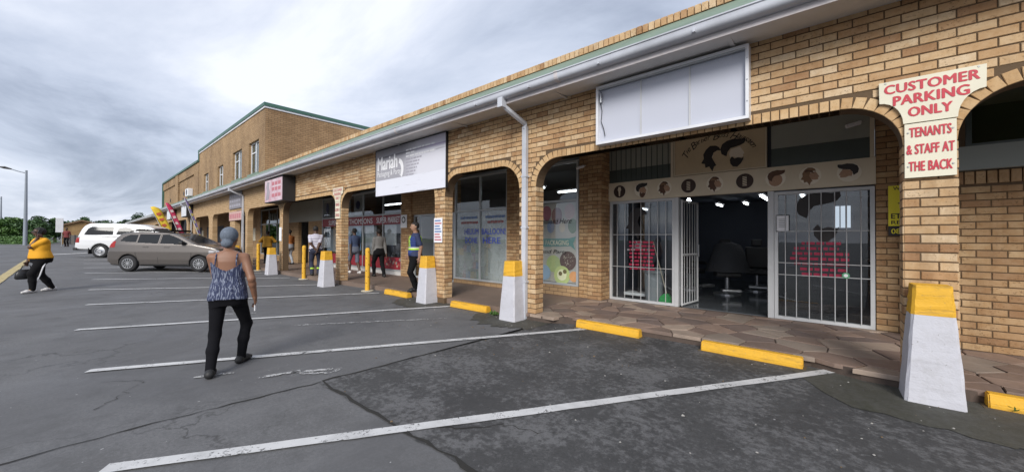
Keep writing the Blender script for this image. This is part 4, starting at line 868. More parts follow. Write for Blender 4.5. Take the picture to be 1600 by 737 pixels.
f_ = MB(); f_.box(0,.034,-.15,0,0,H_); f_.box(W_-.034,W_,-.15,0,0,H_); f_.box(.0341,W_-.0341,-.15,0,0,.034); f_.box(.0341,W_-.0341,-.15,0,H_-.034,H_); f_.build('frame', M_white, lb)
for x in (.665,1.30): MB().box(x-.012,x+.006,-.10,-.0851,.0345,H_-.05).build('joint_strip', M_alub, lb)
MB().box(.0345,W_-.0345,-.149,-.13,H_-.055,H_-.0345).build('top_rail', M_alu, lb); MB().box(.0345,W_-.0345,-.07,-.001,.0345,H_-.0345).build('back_sheet', M_white, lb)
MB().tube([(.07,-.12,.78),(.06,-.115,.62),(.08,-.11,.5),(.065,-.11,.35),(.11,-.11,.22),(.13,-.11,.12)], .006, 6).build('loose_wire', M_black, lb); MB().bevbox(.045,.075,-.13,-.09,.62,.76,.008).build('ballast', M_steel, lb)
for z in (.2,.45,.7): MB().lathe([(.009,0),(.006,-.005),(.001,-.005)],c=(W_-.017,-.151,z),axis='y',n=8).build('screw', M_steel, lb)
ms = empty('shop_sign', (-9.21,-.01,2.40), 0, 'peeling white and purple packaging shop sign above the wide arch', 'sign'); W_, H_ = 2.90, 1.185
sm_ = bpy.data.materials.new('weathered_print'); t = nt(sm_); b = t.nodes['Principled BSDF']; v = objc(t); sp_ = t.nodes.new('ShaderNodeSeparateXYZ'); L(t, v, sp_.inputs[0])
wob = mixc(t, .85, noise(t, 3, 6, .65, v), (.5,.5,.5)); xw = N(t,'ShaderNodeMath',operation='MULTIPLY_ADD'); L(t, wob, xw.inputs[0]); xw.inputs[1].default_value = 1.2; L(t, sp_.outputs[0], xw.inputs[2])
xs_ = N(t,'ShaderNodeMath',operation='MULTIPLY'); L(t, xw.outputs[0], xs_.inputs[0]); xs_.inputs[1].default_value = .25
left = ramp(t, xs_.outputs[0], ((.46,1.),(.62,0.)))
c = mixc(t, left, (.64,.64,.70), (.34,.335,.37))
topm = ramp(t, sp_.outputs[2], ((.92,0.),(1.05,.25),(1.17,.9)))
xh_ = N(t,'ShaderNodeMath',operation='MULTIPLY'); L(t, sp_.outputs[0], xh_.inputs[0]); xh_.inputs[1].default_value = .3448
c = mixc(t, topm, c, mixc(t, ramp(t, xh_.outputs[0], ((.5,0.),(.9,1.))), (.05,.045,.06), (.22,.16,.34)))
low_ = ramp(t, sp_.outputs[2], ((.395,1.),(.40,0.))); c = mixc(t, low_, c, (.70,.71,.78))
streak = t.nodes.new('ShaderNodeMapping'); streak.inputs['Scale'].default_value = (.5,1,9); streak.inputs['Rotation'].default_value = (0,R_(-3),0); L(t, v, streak.inputs[0])
c = mixc(t, ramp(t, noise(t, 1.6, 6, .7, streak.outputs[0]), ((.60,0.),(.68,.6))), c, (.22,.21,.24)); L(t, c, b.inputs['Base Color']); b.inputs['Roughness'].default_value = .5
MB().box(0,W_,-.05,0,0,H_).build('sign_panel', sm_, ms); fr = MB(); fr.box(W_+.0005,W_+.02,-.055,0,0,H_); fr.box(-.02,-.0005,-.055,0,0,H_); fr.box(-.02,W_+.02,-.055,0,H_+.0005,H_+.02); fr.build('frame', M_black, ms)
text('lettering','Mariah',M_wht,ms,.10,1.02,.66,1.0,-.053,.022); text('lettering','Packaging & Party',M_wht,ms,.08,1.18,.45,.63,-.053,.006)
sw_ = [(1.10+.20*math.cos(a)*1.0,.60+.26*math.sin(a)) for a in np.linspace(1.5,-.9,14)]+[(1.08+.12*math.cos(a),.58+.17*math.sin(a)) for a in np.linspace(-.9,1.5,14)]; flat_poly('swoosh', [(x+.0,z) for x,z in sw_], -.0535, M_wht, ms)
M_fade = mat('faded_print_line', (.36,.35,.40), .6, .2, 30)
for k, (a, b) in enumerate(((1.40,2.55),(1.40,1.78),(1.40,2.55),(1.40,2.05),(1.40,1.95),(1.40,1.92),(1.40,1.85),(1.40,1.80),(1.40,1.72))):
    x = a; z = 1.00-.075*k
    while x < b: w_ = random.uniform(.06,.2); MB().box(x,min(x+w_,b),-.0535,-.052,z,z+.036).build('print_word', M_wht if k < 3 else M_fade, ms); x += w_+.025
# box sign further along
rs = empty('projecting_box_sign', (-17.04,-.01,2.65), 0, 'deep black box sign with faded pink face by the fifth pillar', 'sign'); MB().box(0,1.98,-.42,0,0,.89).build('case', M_black, rs)
pf = bpy.data.materials.new('faded_pink_print'); t = nt(pf); b = t.nodes['Principled BSDF']; v = objc(t); L(t, mixc(t, ramp(t, noise(t, 2.2, 4, .6, v), ((.4,0.),(.65,1.))), (.62,.50,.54), (.52,.30,.35)), b.inputs['Base Color']); b.inputs['Roughness'].default_value = .4
MB().box(.03,1.95,-.432,-.421,.03,.86).build('face', pf, rs); M_fp = mat('faded_red_print', (.48,.17,.20), .6, .2, 12); M_fg = mat('faded_grey_print', (.34,.30,.34), .6, .3, 6)
for z in (.62,.42,.18): 
    for k in range(3): MB().box(.85+.34*k,1.12+.34*k,-.436,-.4325,z,z+.13).build('faded_word', M_fp, rs)
flat_poly('faded_figure', [(.15,.1),(.5,.12),(.62,.4),(.5,.6),(.55,.78),(.3,.8),(.2,.6),(.28,.45)], -.436, M_fg, rs)
g1 = empty('stacked_board', (-24.3,-.02,2.17), 0, 'grey and pink lettered boards above the second downpipe', 'sign'); MB().box(0,2.3,-.03,0,.60,1.42).build('grey_board', mat('weathered_grey_board',(.22,.21,.23),.6,.3,4,dirt=.3), g1); MB().box(0,2.3,-.03,0,.0,.45).build('pink_board', mat('pink_board',(.55,.36,.32),.6,.15,4), g1)
for r_ in range(3):
    for k in range(5): MB().box(.1+.42*k,.42+.42*k,-.034,-.031,.70+.24*r_,.82+.24*r_).build('faded_word', M_fade, g1)
for k in range(6): MB().box(.1+.36*k,.34+.36*k,-.034,-.031,.1,.34).build('faded_word', M_fp, g1)
pn = empty('pillar_notice', (-6.62,-.012,1.21), 0, 'white notice with red and blue lines on the pillar beside the guard', 'notice', 'white notices on the pillars'); MB().box(-.135,.155,-.006,0,0,.54).build('board', M_wht, pn)
for k, m_ in enumerate((M_fp,M_fp,M_fp,M_lb,M_lb,M_lb,M_fp,M_lb)): MB().box(-.11,.13-.03*(k%3),-.0075,-.0062,.045+.06*k,.078+.06*k).build('print_line', m_, pn)
p2 = empty('pillar_notice', (-16.60,-.012,1.17), 0, 'narrow white notice on the pillar under the black box sign', 'notice', 'white notices on the pillars'); MB().box(-.12,.15,-.006,0,0,.54).build('board', M_wht, p2)
ys = empty('warning_sign', (.585,2.40,1.37), 0, 'yellow and black security warning sign half hidden behind the nearest pillar', 'sign'); M_yw = mat('warning_yellow',(.80,.70,.02),.5,.08,4)
MB().box(0,.42,-.006,.0,.14,.71).build('yellow_board', M_yw, ys); MB().box(0,.42,-.006,.0,0,.138).build('black_strip', M_ink, ys)
text('lettering','WARNING',M_ink,ys,.05,.37,.645,.695,-.0075,.01); text('lettering','ET-',M_ink,ys,.03,.155,.245,.315,-.0075,.02); text('lettering','RES',M_ink,ys,.03,.165,.165,.215,-.0075,.015); text('lettering','0861',M_yw,ys,.03,.20,.03,.10,-.0075,.012)
flat_poly('arrow_print', [(.09,.46),(.2,.50),(.2,.53),(.30,.46),(.2,.37),(.2,.41)], -.0075, M_ink, ys)
for nm, x, lab in (('small_box_sign',-36.4,'small white box sign under the eaves beyond the boards'),('small_box_sign',-43.5,'small white sign behind the red flag')):
    s_ = empty(nm, (x,-.02,2.75), 0, lab, 'sign', 'small white signs far along the arcade'); MB().bevbox(0,2.0,-.35,0,0,1.0,.02).build('case', M_black, s_); MB().box(.05,1.95,-.36,-.351,.05,.95).build('face', M_white, s_)
# ------------------------------------------------------------------ columns, wheel stops, posts
def column(x, y, lab):
    z0 = gz(x,y)-.03; o = empty('concrete_bollard', (x,y,z0), random.uniform(-.03,.03), lab, 'bollard', 'white concrete columns with yellow tops')
    def frust(za, zb, m, nm):
        bm = bmesh.new(); w = lambda z: .185-.068*(z/1.06); rows = []
        for k in range(9): rows.append(za+(zb-za)*k/8)
        vs_ = []
        for z in rows:
            ww = w(z); ch = .02; ring = [(-ww,-ww+ch),(-ww+ch,-ww),(ww-ch,-ww),(ww,-ww+ch),(ww,ww-ch),(ww-ch,ww),(-ww+ch,ww),(-ww,ww-ch)]
            vs_.append([bm.verts.new((a+random.uniform(-.003,.003), c+random.uniform(-.003,.003), z)) for a, c in ring])
        for i in range(8):
            for k in range(8): bm.faces.new((vs_[i][k],vs_[i][(k+1)%8],vs_[i+1][(k+1)%8],vs_[i+1][k]))
        bm.faces.new(vs_[-1]); bm.faces.new(list(reversed(vs_[0]))); me = bpy.data.meshes.new(nm); bm.to_mesh(me); bm.free(); me.materials.append(m); link(bpy.data.objects.new(nm, me), o)
    frust(0,.80,M_colw,'white_shaft'); frust(.8003,1.06,M_yel,'yellow_cap')
for x, y, lab in ((.645,-.19,'white column with yellow cap in front of the parking sign pillar'),(-4.28,-.18,'white column with yellow cap beside the near downpipe'),(-6.83,-.13,'white column with yellow cap next to the guard'),(-11.30,-.44,'white column with yellow cap in front of the faded parking sign'),(-16.42,-.36,'white column with yellow cap below the black box sign'),(-21.75,-.30,'white column with yellow cap at the second downpipe')): column(x, y, lab)
def wheel_stop(x, y, lab, rz=0):
    o = empty('wheel_stop', (x,y,gz(x,y)-.01), rz, lab, 'wheel stop', 'yellow concrete wheel stops'); w = .515
    bm = bmesh.new(); prof = [(-.075,.0),(-.075,.055),(-.055,.135),(.045,.135),(.07,.055),(.07,.0)]
    ra = [bm.verts.new((-w,p_[0],p_[1])) for p_ in prof]; rb = [bm.verts.new((w,p_[0],p_[1])) for p_ in prof]
    for i in range(5): bm.faces.new((ra[i],ra[i+1],rb[i+1],rb[i]))
    bm.faces.new(list(reversed(ra))); bm.faces.new(rb); bmesh.ops.recalc_face_normals(bm, faces=bm.faces[:]); bmesh.ops.bevel(bm, geom=[e for e in bm.edges], offset=.009, segments=2, affect='EDGES')
    me = bpy.data.meshes.new('block'); bm.to_mesh(me); bm.free(); me.materials.append(M_yel); link(bpy.data.objects.new('block', me), o)
    MB().box(-w-.03,w+.03,-.10,.085,-.01,.022).build('mortar_bed', mat('stained_mortar',(.10,.075,.045),.9,.3,10), o)
for x, y, lab in ((-.78,.10,'yellow wheel stop nearest the end of the long white line'),(-2.63,.12,'yellow wheel stop in front of the open barber door'),(-5.52,-.06,'yellow wheel stop below the balloon shop window'),(-8.14,-.05,'yellow wheel stop at the guard\'s feet'),(1.50,-.03,'yellow wheel stop right of the near column, cut by the frame')): wheel_stop(x, y, lab, R_(random.uniform(-1.5,1.5)))
def post(x, y, lab):
    z0 = gz(x,y); o = empty('bollard_post', (x,y,z0), 0, lab, 'post', 'yellow steel posts along the kerb'); MB().lathe([(.062,0),(.062,1.10),(.056,1.135),(.035,1.155),(.001,1.16)], n=18).build('tube', M_yel, o, False); MB().lathe([(.16,-.01),(.16,.015),(.14,.022),(.063,.024)], n=18).build('base_plate', mat('pale_base',(.52,.47,.36),.7,.15,6), o)
    for k in range(6):
        for a in (R_(-60),R_(60),R_(180)): 
            w = a+(.9 if k % 2 else 0); s_ = MB().lathe([(.014,-.003),(.014,.004),(.001,.004)],c=(0,0,0),axis='x',n=8).build('stud', mat('brown_stud',(.18,.07,.02),.6), o); s_.location = (.062*math.cos(w),.062*math.sin(w),.22+.165*k); s_.rotation_euler = (0,0,w)
for x, y, lab in ((-9.49,-.12,'yellow studded post in front of the supermarket window'),(-13.79,-.15,'yellow studded post beside the man in the striped shirt'),(-18.75,-.18,'yellow studded post left of the black box sign pillar')): post(x, y, lab)
# flags leaning out towards the cars
def flag(base, tip, w, col, lab, txt=None, tc=None, side=1):
    o = empty('feather_flag', base, 0, lab, 'flag', 'leaning advertising flags'); d = Vector(tip)-Vector(base); d_ = d.normalized(); sidev = Vector((0,side,0)); sidev = (sidev-d_*sidev.dot(d_)).normalized()
    MB().tube([(0,0,0),tuple(d*.5),tuple(d)], [.025,.02,.012], 8).build('pole', M_alub, o); MB().lathe([(.22,0),(.2,.06),(.03,.08)], n=14).build('base_weight', M_black, o)
    m_ = mat('flag_'+lab.split()[1], col, .7, .12, 3); n = 14; v = []; f = []
    for i in range(n+1):
        q = .24+.76*i/n; p0 = d*q; ww = w*(1-max(0,(q-.93))/.07*.6)
        for j in range(4): p1 = p0+sidev*ww*j/3; v.append((p1.x+.05*math.sin(q*7+j*1.1), p1.y, p1.z))
    for i in range(n):
        for j in range(3): f.append((i*4+j,i*4+j+1,i*4+j+5,i*4+j+4))
    c_ = mesh_obj('cloth', v, f, m_, o, True); sm = c_.modifiers.new('thick','SOLIDIFY'); sm.thickness = .006
    if tc:
        for i in range(5):
            q = .38+.11*i; p0 = d*q+sidev*w*.22; p1 = p0+sidev*w*.56; h = d_*.16
            v = [p0,p1,p1+h,p0+h]; v = [(k.x+.045+.05*math.sin(q*7+1.5), k.y, k.z) for k in v]; mesh_obj('lettering', v, [(0,1,2,3)], tc, o)
flag((-32,-1.15,.05),(-32,-2.40,3.15),.40,(.70,.50,.04),'leaning yellow flag with red lettering behind the grey car',True,mat('flag_red_print',(.50,.10,.05),.7))
flag((-32,-.55,.02),(-32,-1.73,3.45),.26,(.45,.03,.09),'leaning crimson flag right of the yellow one',True,mat('flag_white_print',(.6,.5,.5),.7))
flag((-27,-.42,0),(-27,-1.50,3.46),.10,(.16,.12,.26),'leaning thin purple and yellow flag rolled nearly edge on',True,mat('flag_gold_print',(.5,.42,.10),.7))
# street lamps
def lamp(x, y, h, lab, r=.09):
    o = empty('street_lamp', (x,y,gz(x,y)), 0, lab, 'street lamp', 'grey street lamps'); MB().tube([(0,0,-.2),(0,0,h*.5),(0,0,h)], [r*1.5,r*1.15,r*.75], 12).build('pole', mat('galvanised_pole',(.24,.27,.31),.5,.1,3), o)
    MB().tube([(0,.0,h-.25),(-.2,-.45,h-.12),(-.35,-.85,h+.04)], [.045,.04,.04], 8).build('arm', mat('galvanised_pole',(.24,.27,.31),.5), o); MB().tube([(-.33,-.8,h+.03),(-.5,-1.2,h+.14),(-.6,-1.45,h+.17)], [.05,.11,.05], 8).build('lamp_head', M_black, o)
lamp(-53.9,-8.42,6.6,'tall grey street lamp with angled arm at the far left'); lamp(-74,-11.4,5.4,'small distant street lamp left of the tall one',.07)
wb = empty('white_box_sign', (-50,-6.4,gz(-50,-6.4)), 0, 'plain white box sign on a thin post behind the phoning woman', 'sign'); MB().tube([(0,.12,0),(0,.12,2.3)], .03, 8).build('post', M_steel, wb); MB().bevbox(-.06,.06,-.22,.20,1.2,2.42,.015).build('box', M_white, wb)

# ------------------------------------------------------------------ implicit surfaces (bodies, cars)
def surface_nets(F, org, h):
    S_ = F < 0; nx_, ny_, nz_ = F.shape; cs = (nx_-1,ny_-1,nz_-1); acc = np.zeros(cs+(3,), np.float32); cnt = np.zeros(cs, np.float32); quads = []
    for ax in range(3):
        n = F.shape[ax]; a = np.take(F, range(n-1), ax); b = np.take(F, range(1,n), ax); E = (a < 0) != (b < 0)
        I = np.argwhere(E)
        if len(I) == 0: continue
        av = a[E]; bv = b[E]; tt = av/(av-bv); P = I.astype(np.float32); P[:,ax] += tt
        o1, o2 = [k for k in range(3) if k != ax]
        for d1 in (0,1):
            for d2 in (0,1):
                J = I.copy(); J[:,o1] -= d1; J[:,o2] -= d2; ok = (J[:,o1] >= 0)&(J[:,o2] >= 0)&(J[:,o1] < cs[o1])&(J[:,o2] < cs[o2])
                np.add.at(acc, tuple(J[ok].T), P[ok]); np.add.at(cnt, tuple(J[ok].T), 1)
        ok = (I[:,o1] > 0)&(I[:,o2] > 0)&(I[:,o1] < cs[o1])&(I[:,o2] < cs[o2]); I2 = I[ok]; fl = av[ok] < 0
        q = []
        for d1, d2 in ((1,1),(0,1),(0,0),(1,0)): J = I2.copy(); J[:,o1] -= d1; J[:,o2] -= d2; q.append(J)
        q = np.stack(q, 1); flip = fl if ax != 1 else ~fl; q[~flip] = q[~flip][:,::-1]; quads.append(q)
    act = cnt > 0; ids = -np.ones(cs, np.int64); ids[act] = np.arange(act.sum()); V = acc[act]/cnt[act][:,None]*h+np.array(org, np.float32)
    Q = np.concatenate(quads); Fc = ids[Q[...,0],Q[...,1],Q[...,2]]; return V, Fc
class SDF:
    def __init__(s, k=.03): s.p = []; s.k = k
    def cap(s, g, a, b, ra, rb, k=None): s.p.append(('c',g,np.array(a,np.float32),np.array(b,np.float32),ra,rb,k if k is not None else s.k)); return s
    def ell(s, g, c, r, k=None): s.p.append(('e',g,np.array(c,np.float32),np.array(r,np.float32),0,0,k if k is not None else s.k)); return s
    def slices(s, g, tab, fr, k=None): s.p.append(('s',g,np.array(tab,np.float32),fr,0,0,k if k is not None else s.k)); return s
    def bounds(s, q):
        if q[0] == 'c': r = max(q[4],q[5]); return np.minimum(q[2],q[3])-r, np.maximum(q[2],q[3])+r
        if q[0] == 'e': return q[2]-q[3], q[2]+q[3]
        T = q[2]; O, Rm = q[3]; c = []
        for z, cx, cy_, w, d in T:
            for sx in (-1,1):
                for sy in (-1,1): c.append(Rm@np.array((cx+sx*w,cy_+sy*d,z))+O)
        c = np.array(c); return c.min(0), c.max(0)
    def ev(s, q, P):
        if q[0] == 'c':
            ba = q[3]-q[2]; t_ = np.clip(((P-q[2])@ba)/max(float(ba@ba),1e-9),0,1); return np.linalg.norm(P-q[2]-t_[...,None]*ba, axis=-1)-(q[4]+(q[5]-q[4])*t_)
        if q[0] == 'e':
            p_ = P-q[2]; k0 = np.linalg.norm(p_/q[3],axis=-1); k1 = np.linalg.norm(p_/q[3]**2,axis=-1); return k0*(k0-1)/np.maximum(k1,1e-6)
        T = q[2]; O, Rm = q[3]; p_ = (P-O)@Rm; z = p_[...,2]; cx = np.interp(z,T[:,0],T[:,1]); cy_ = np.interp(z,T[:,0],T[:,2]); w = np.interp(z,T[:,0],T[:,3]); d = np.interp(z,T[:,0],T[:,4])
        e = ((np.abs((p_[...,0]-cx)/w)**2.3+np.abs((p_[...,1]-cy_)/d)**2.3)**(1/2.3)-1)*np.minimum(w,d); return np.maximum(e, np.maximum(z-T[-1,0], T[0,0]-z)).astype(np.float32)
    def mesh(s, h):
        B = [s.bounds(q) for q in s.p]; lo = np.min([b[0] for b in B],0)-.05; hi = np.max([b[1] for b in B],0)+.05; n = np.ceil((hi-lo)/h).astype(int)+1
        ax = [lo[i]+h*np.arange(n[i]) for i in range(3)]; F = np.full(n, .5, np.float32)
        for q, b in zip(s.p, B):
            pad = q[6]+2.5*h; i0 = np.maximum(np.floor((b[0]-pad-lo)/h).astype(int),0); i1 = np.minimum(np.ceil((b[1]+pad-lo)/h).astype(int)+1,n)
            sl = tuple(slice(a,c) for a,c in zip(i0,i1)); P = np.stack(np.meshgrid(*[ax[k][sl[k]] for k in range(3)], indexing='ij'),-1).astype(np.float32)
            d = s.ev(q,P); f = F[sl]; k = max(q[6],1e-4); hh = np.clip(.5+.5*(f-d)/k,0,1); F[sl] = f*(1-hh)+d*hh-k*hh*(1-hh)
        V, Fc = surface_nets(F, lo, h); return V, Fc
    def groups(s, V):
        best = np.full(len(V), 9., np.float32); g = np.zeros(len(V), int)
        for q in s.p:
            d = s.ev(q, V.astype(np.float32)); m_ = d < best; best[m_] = d[m_]; g[m_] = q[1]
        return g
def ik(a, b, l1, l2, pole):
    a, b, pole = np.array(a,float), np.array(b,float), np.array(pole,float); d = b-a; L_ = np.linalg.norm(d); dn = d/L_; L2 = min(L_, (l1+l2)*.9995); x = (l1*l1-l2*l2+L2*L2)/(2*L2); hgt = math.sqrt(max(l1*l1-x*x,0)); pv = pole-dn*(pole@dn); pv /= np.linalg.norm(pv); return a+dn*x*(L_/L2)+pv*hgt
def rotx(a): c, s_ = math.cos(a), math.sin(a); return np.array(((1,0,0),(0,c,-s_),(0,s_,c)))
def rotz(a): c, s_ = math.cos(a), math.sin(a); return np.array(((c,-s_,0),(s_,c,0),(0,0,1)))
M_shoe = mat('black_shoe', (.014,.014,.015), .6, .2, 12); M_shoew = mat('white_shoe', (.60,.58,.57), .6, .08, 8); M_hair = mat('black_hair', (.012,.010,.009), .75, .35, 50, bmp=.6, bscale=120)
def skin_mat(n, c):
    m = mat('skin_'+n, c, .5, .14, 7, spec=.4); return m
SK1 = skin_mat('brown', (.235,.118,.072)); SK2 = skin_mat('dark', (.085,.045,.030)); SK3 = skin_mat('olive', (.30,.17,.11))
def person(loc, rz, H, lab, feet, hands, mats, sleeve='short', bottom='long', b=1.0, wb=1.0, lean=.03, head_yaw=0., head_tilt=0., h=.011, hem=.50, loose=1.0, legr=1.0, cut=None, hair='short', shoe=None, hip=(0,0), hipz=.525, hairm=None, armr=1.0, finger_curl=.5, shorts_z=.28):
    """feet: two (x, y, z, heading); hands: two (wrist xyz, elbow pole xyz) or None. Local frame: +Y is where the person faces, +X their right."""
    root = empty('person', loc, rz, lab, 'person', 'people'); s = SDF(.028); Rm = rotx(-lean); O = np.array((hip[0],hip[1],hipz*H))
    T = lambda p_: Rm@(np.array(p_)-np.array((0,0,hipz*H)))+O          # torso point given upright
    skin, top, bot = 0, 1, 2
    tw = lambda w, d, yo=0.: (w*H*b*wb, d*H*b*wb)
    def row(z, w, d, yo=0.): return ((z-hipz)*H, 0., yo*H, w*H*b, d*H*b*wb)
    tors = [row(hem,.098*loose*wb,.074*loose,.004),row(.575,.094*loose*wb,.070*loose,.008),row(.64,.085*(1+(loose-1)*.8)*wb,.062*loose,.010),row(.71,.094*wb,.068,.006),row(.765,.103,.066,0.),row(.80,.104,.056,-.004),row(.822,.085,.045,-.006),row(.84,.050,.036,-.006)]
    s.slices(top, tors, (O, Rm), .03)
    pel = [row(.455,.090*wb,.070),row(.50,.099*wb,.078,-.004),row(.55,.094*wb,.072),row(.59,.084*wb,.06)]; s.slices(bot, pel, (O, np.eye(3)), .04)
    # legs
    shoes = []
    for i, sg in enumerate((-1,1)):
        fx, fy, fz, hd = feet[i]; hj = O+np.array((sg*.052*H*wb,0,-.01*H)); an = np.array((fx,fy,fz+.05*H)); fd = np.array((-math.sin(hd),math.cos(hd),0)); kn = ik(hj, an-fd*.02*H, .25*H, .245*H, fd+np.array((sg*.06,0,0)))
        an2 = an-fd*.02*H; r1, r2_, r3 = .056*H*b*legr, .036*H*b*legr, .0255*H*b**.5*legr
        s.cap(bot, hj, kn, r1, r2_, .04)
        if bottom == 'long':
            mid = kn*.55+an2*.45-fd*.008*H; s.cap(bot, kn, mid, r2_, r2_*.98, .03); s.cap(bot, mid, an2+np.array((0,0,-.008*H)), r2_*.98, r3*1.12, .03)
        else:
            q = kn*.9+hj*.1; s.cap(bot, hj*.3+q*.7, q, r2_*1.25, r2_*1.28, .01); mid = kn*.6+an2*.4-fd*.012*H; s.cap(skin, kn, mid, r2_*.92, r2_*.95, .02); s.cap(skin, mid, an2, r2_*.93, .021*H, .02)
        s.cap(skin, an2, an2+np.array((0,0,-.02*H))+fd*.03*H, .021*H, .019*H, .02)
        sh = SDF(.02); heel = an2-fd*.022*H+np.array((0,0,-.022*H)); toe = an2+fd*.105*H+np.array((0,0,-.033*H)); ball = an2+fd*.06*H+np.array((0,0,-.026*H))
        sh.cap(0, heel, ball, .026*H, .025*H); sh.cap(0, ball, toe, .025*H, .016*H); sh.cap(0, an2, heel, .024*H, .026*H); shoes.append((sh, fz, sg))
    # arms
    fing = []
    for i, sg in enumerate((-1,1)):
        if hands[i] is None: continue
        wr, pole = hands[i]; shj = T((sg*.100*H*b**.6, -.004*H, .795*H)); wr = np.array(wr,float); el = ik(shj, wr, .168*H, .150*H, pole); ra = .031*H*b**.7*armr; rb = .0235*H*b**.7*armr; rc = .0165*H
        if sleeve == 'long': s.cap(top, shj, el, ra*1.12, rb*1.2, .03); s.cap(top, el, el*.12+wr*.88, rb*1.2, rc*1.35, .02); s.cap(skin, el*.2+wr*.8, wr, rc*1.1, rc, .01)
        elif sleeve == 'short': m_ = shj*.25+el*.75; s.cap(top, shj, m_, ra*1.15, rb*1.42, .03); s.cap(skin, shj*.4+el*.6, el, rb*1.1, rb, .008); s.cap(skin, el, wr, rb, rc, .02)
        else: s.cap(skin, shj, el, ra*1.02, rb*1.03, .03); fm_ = el*.7+wr*.3; s.cap(skin, el, fm_, rb*1.0, rb*1.0, .02); s.cap(skin, fm_, wr, rb, rc, .02)
        d = (wr-el)/np.linalg.norm(wr-el); inw = np.array((-sg*1.,0,0)); inw = inw-d*(inw@d); inw /= np.linalg.norm(inw); fw_ = np.cross(d, inw); 
        if fw_[1] < 0: fw_ = -fw_
        hs = SDF(.008); U_ = H/1.7
        hs.cap(0, wr-d*.03, wr+d*.015*U_, rc*1.0, rc*.95, .01)
        for k in range(4): hs.cap(0, wr+d*.01*U_+fw_*(k-1.5)*.013*U_, wr+d*.085*U_+fw_*(k-1.5)*.019*U_, .0135*U_, .0115*U_, .012)
        for k, ln in enumerate((.062,.076,.080,.070)):
            kk = 3-k if False else k; b0 = wr+d*.085*U_+fw_*(1.5-kk)*-.019*U_; c_ = finger_curl*(.8+.12*k); d1 = d*math.cos(c_*.7)+inw*math.sin(c_*.7); d2 = d*math.cos(c_*1.7)+inw*math.sin(c_*1.7); b1 = b0+d1*ln*.5*U_; hs.cap(0, b0, b1, .0095*U_, .0085*U_, .004); hs.cap(0, b1, b1+d2*ln*.5*U_, .0085*U_, .0065*U_, .004)
        t0 = wr+d*.025*U_+fw_*.026*U_; t1 = t0+(d*.6+fw_*.75+inw*.2)*.035*U_; hs.cap(0, t0, t1, .013*U_, .0105*U_, .006); hs.cap(0, t1, t1+(d*.9+fw_*.2+inw*.35)*.032*U_, .0105*U_, .0075*U_, .004)
        fing.append(hs)
    # neck and head
    nk = T((0,-.006*H,.825*H)); hc = T((0,.012*H,.932*H)); Hr = rotz(head_yaw)@rotx(-head_tilt-lean*.3); hp = lambda v_: hc+Hr@(np.array(v_)*H)
    s.cap(skin, nk, hc-np.array((0,0,.045*H)), .033*H*b**.5, .031*H*b**.5, .025)
    s.ell(skin, hp((0,-.004,.012)), np.array((.0455,.057,.054))*H, .01); s.ell(skin, hp((0,.014,-.022)), np.array((.038,.041,.046))*H, .02)
    s.cap(skin, hp((0,.050,.004)), hp((0,.064,-.016)), .006*H, .0095*H, .008)
    for sg in (-1,1): s.ell(skin, hp((sg*.046,-.006,-.006)), np.array((.007,.014,.019))*H, .006)
    V, F = s.mesh(h); G = s.groups(V)
    if cut is not None: G = cut(V, G, H)
    fg = G[F]; fgm = np.array([np.bincount(r, minlength=4).argmax() for r in fg]) if len(mats) > 3 else np.median(fg,1).astype(int)
    allV = [V]; allF = [F]; allG = [fgm]; base = len(V)
    for hs in fing:
        v2, f2 = hs.mesh(.0045 if h < .013 else .006); allV.append(v2); allF.append(f2+base); allG.append(np.zeros(len(f2),int)); base += len(v2)
    body = mesh_obj('body', np.concatenate(allV), np.concatenate(allF), mats, root, True, np.concatenate(allG))
    # face marks
    for sg in (-1,1):
        em = MB(); c_ = hp((sg*.018,.0525,.003)); em.add([tuple(c_+Hr@(np.array(v_)*H)) for v_ in ((-.008,.0015,0),(0,.002,-.004),(.008,.0015,0),(0,.002,.004))], [(0,1,2,3)]); em.build('eye', M_ink, root)
    for _ in (0,): pass
    c_ = hp((0,.0545,-.040)); MB().add([tuple(c_+Hr@(np.array(v_)*H)) for v_ in ((-.014,-.002,0),(0,.002,-.005),(.014,-.002,0),(0,.002,.004))], [(0,1,2,3)]).build('mouth', mat('lips',(.16,.06,.05),.5), root)
    if hair:
        hh = SDF(.012); hh.ell(0, hp((0,-.010,.018)), np.array((.0500,.0585,.0565))*H)
        if hair == 'afro': hh.ell(0, hp((0,-.03,.01)), np.array((.058,.05,.056))*H)
        if hair == 'wrap': hh.ell(0, hp((0,-.008,.022)), np.array((.053,.0625,.060))*H); hh.ell(0, hp((0,-.046,-.036)), np.array((.036,.030,.032))*H)
        v2, f2 = hh.mesh(.007); cc = (v2-hc)@Hr/H; keep = ~((cc[:,1] > .012)&(cc[:,2] < .030)); keep &= cc[:,2] > (-.07 if hair == 'wrap' else -.045)
        kf = keep[f2].all(1); mesh_obj('head_wrap' if hair == 'wrap' else 'hair', v2, f2[kf], hairm or M_hair, root, True)
    for (sh, fz, sg) in shoes:
        v2, f2 = sh.mesh(.009); v2[:,2] = np.maximum(v2[:,2], fz+.001); mesh_obj('shoe', v2, f2, shoe or M_shoe, root, True)
    return root, dict(T=T, hp=hp, O=O, H=H)
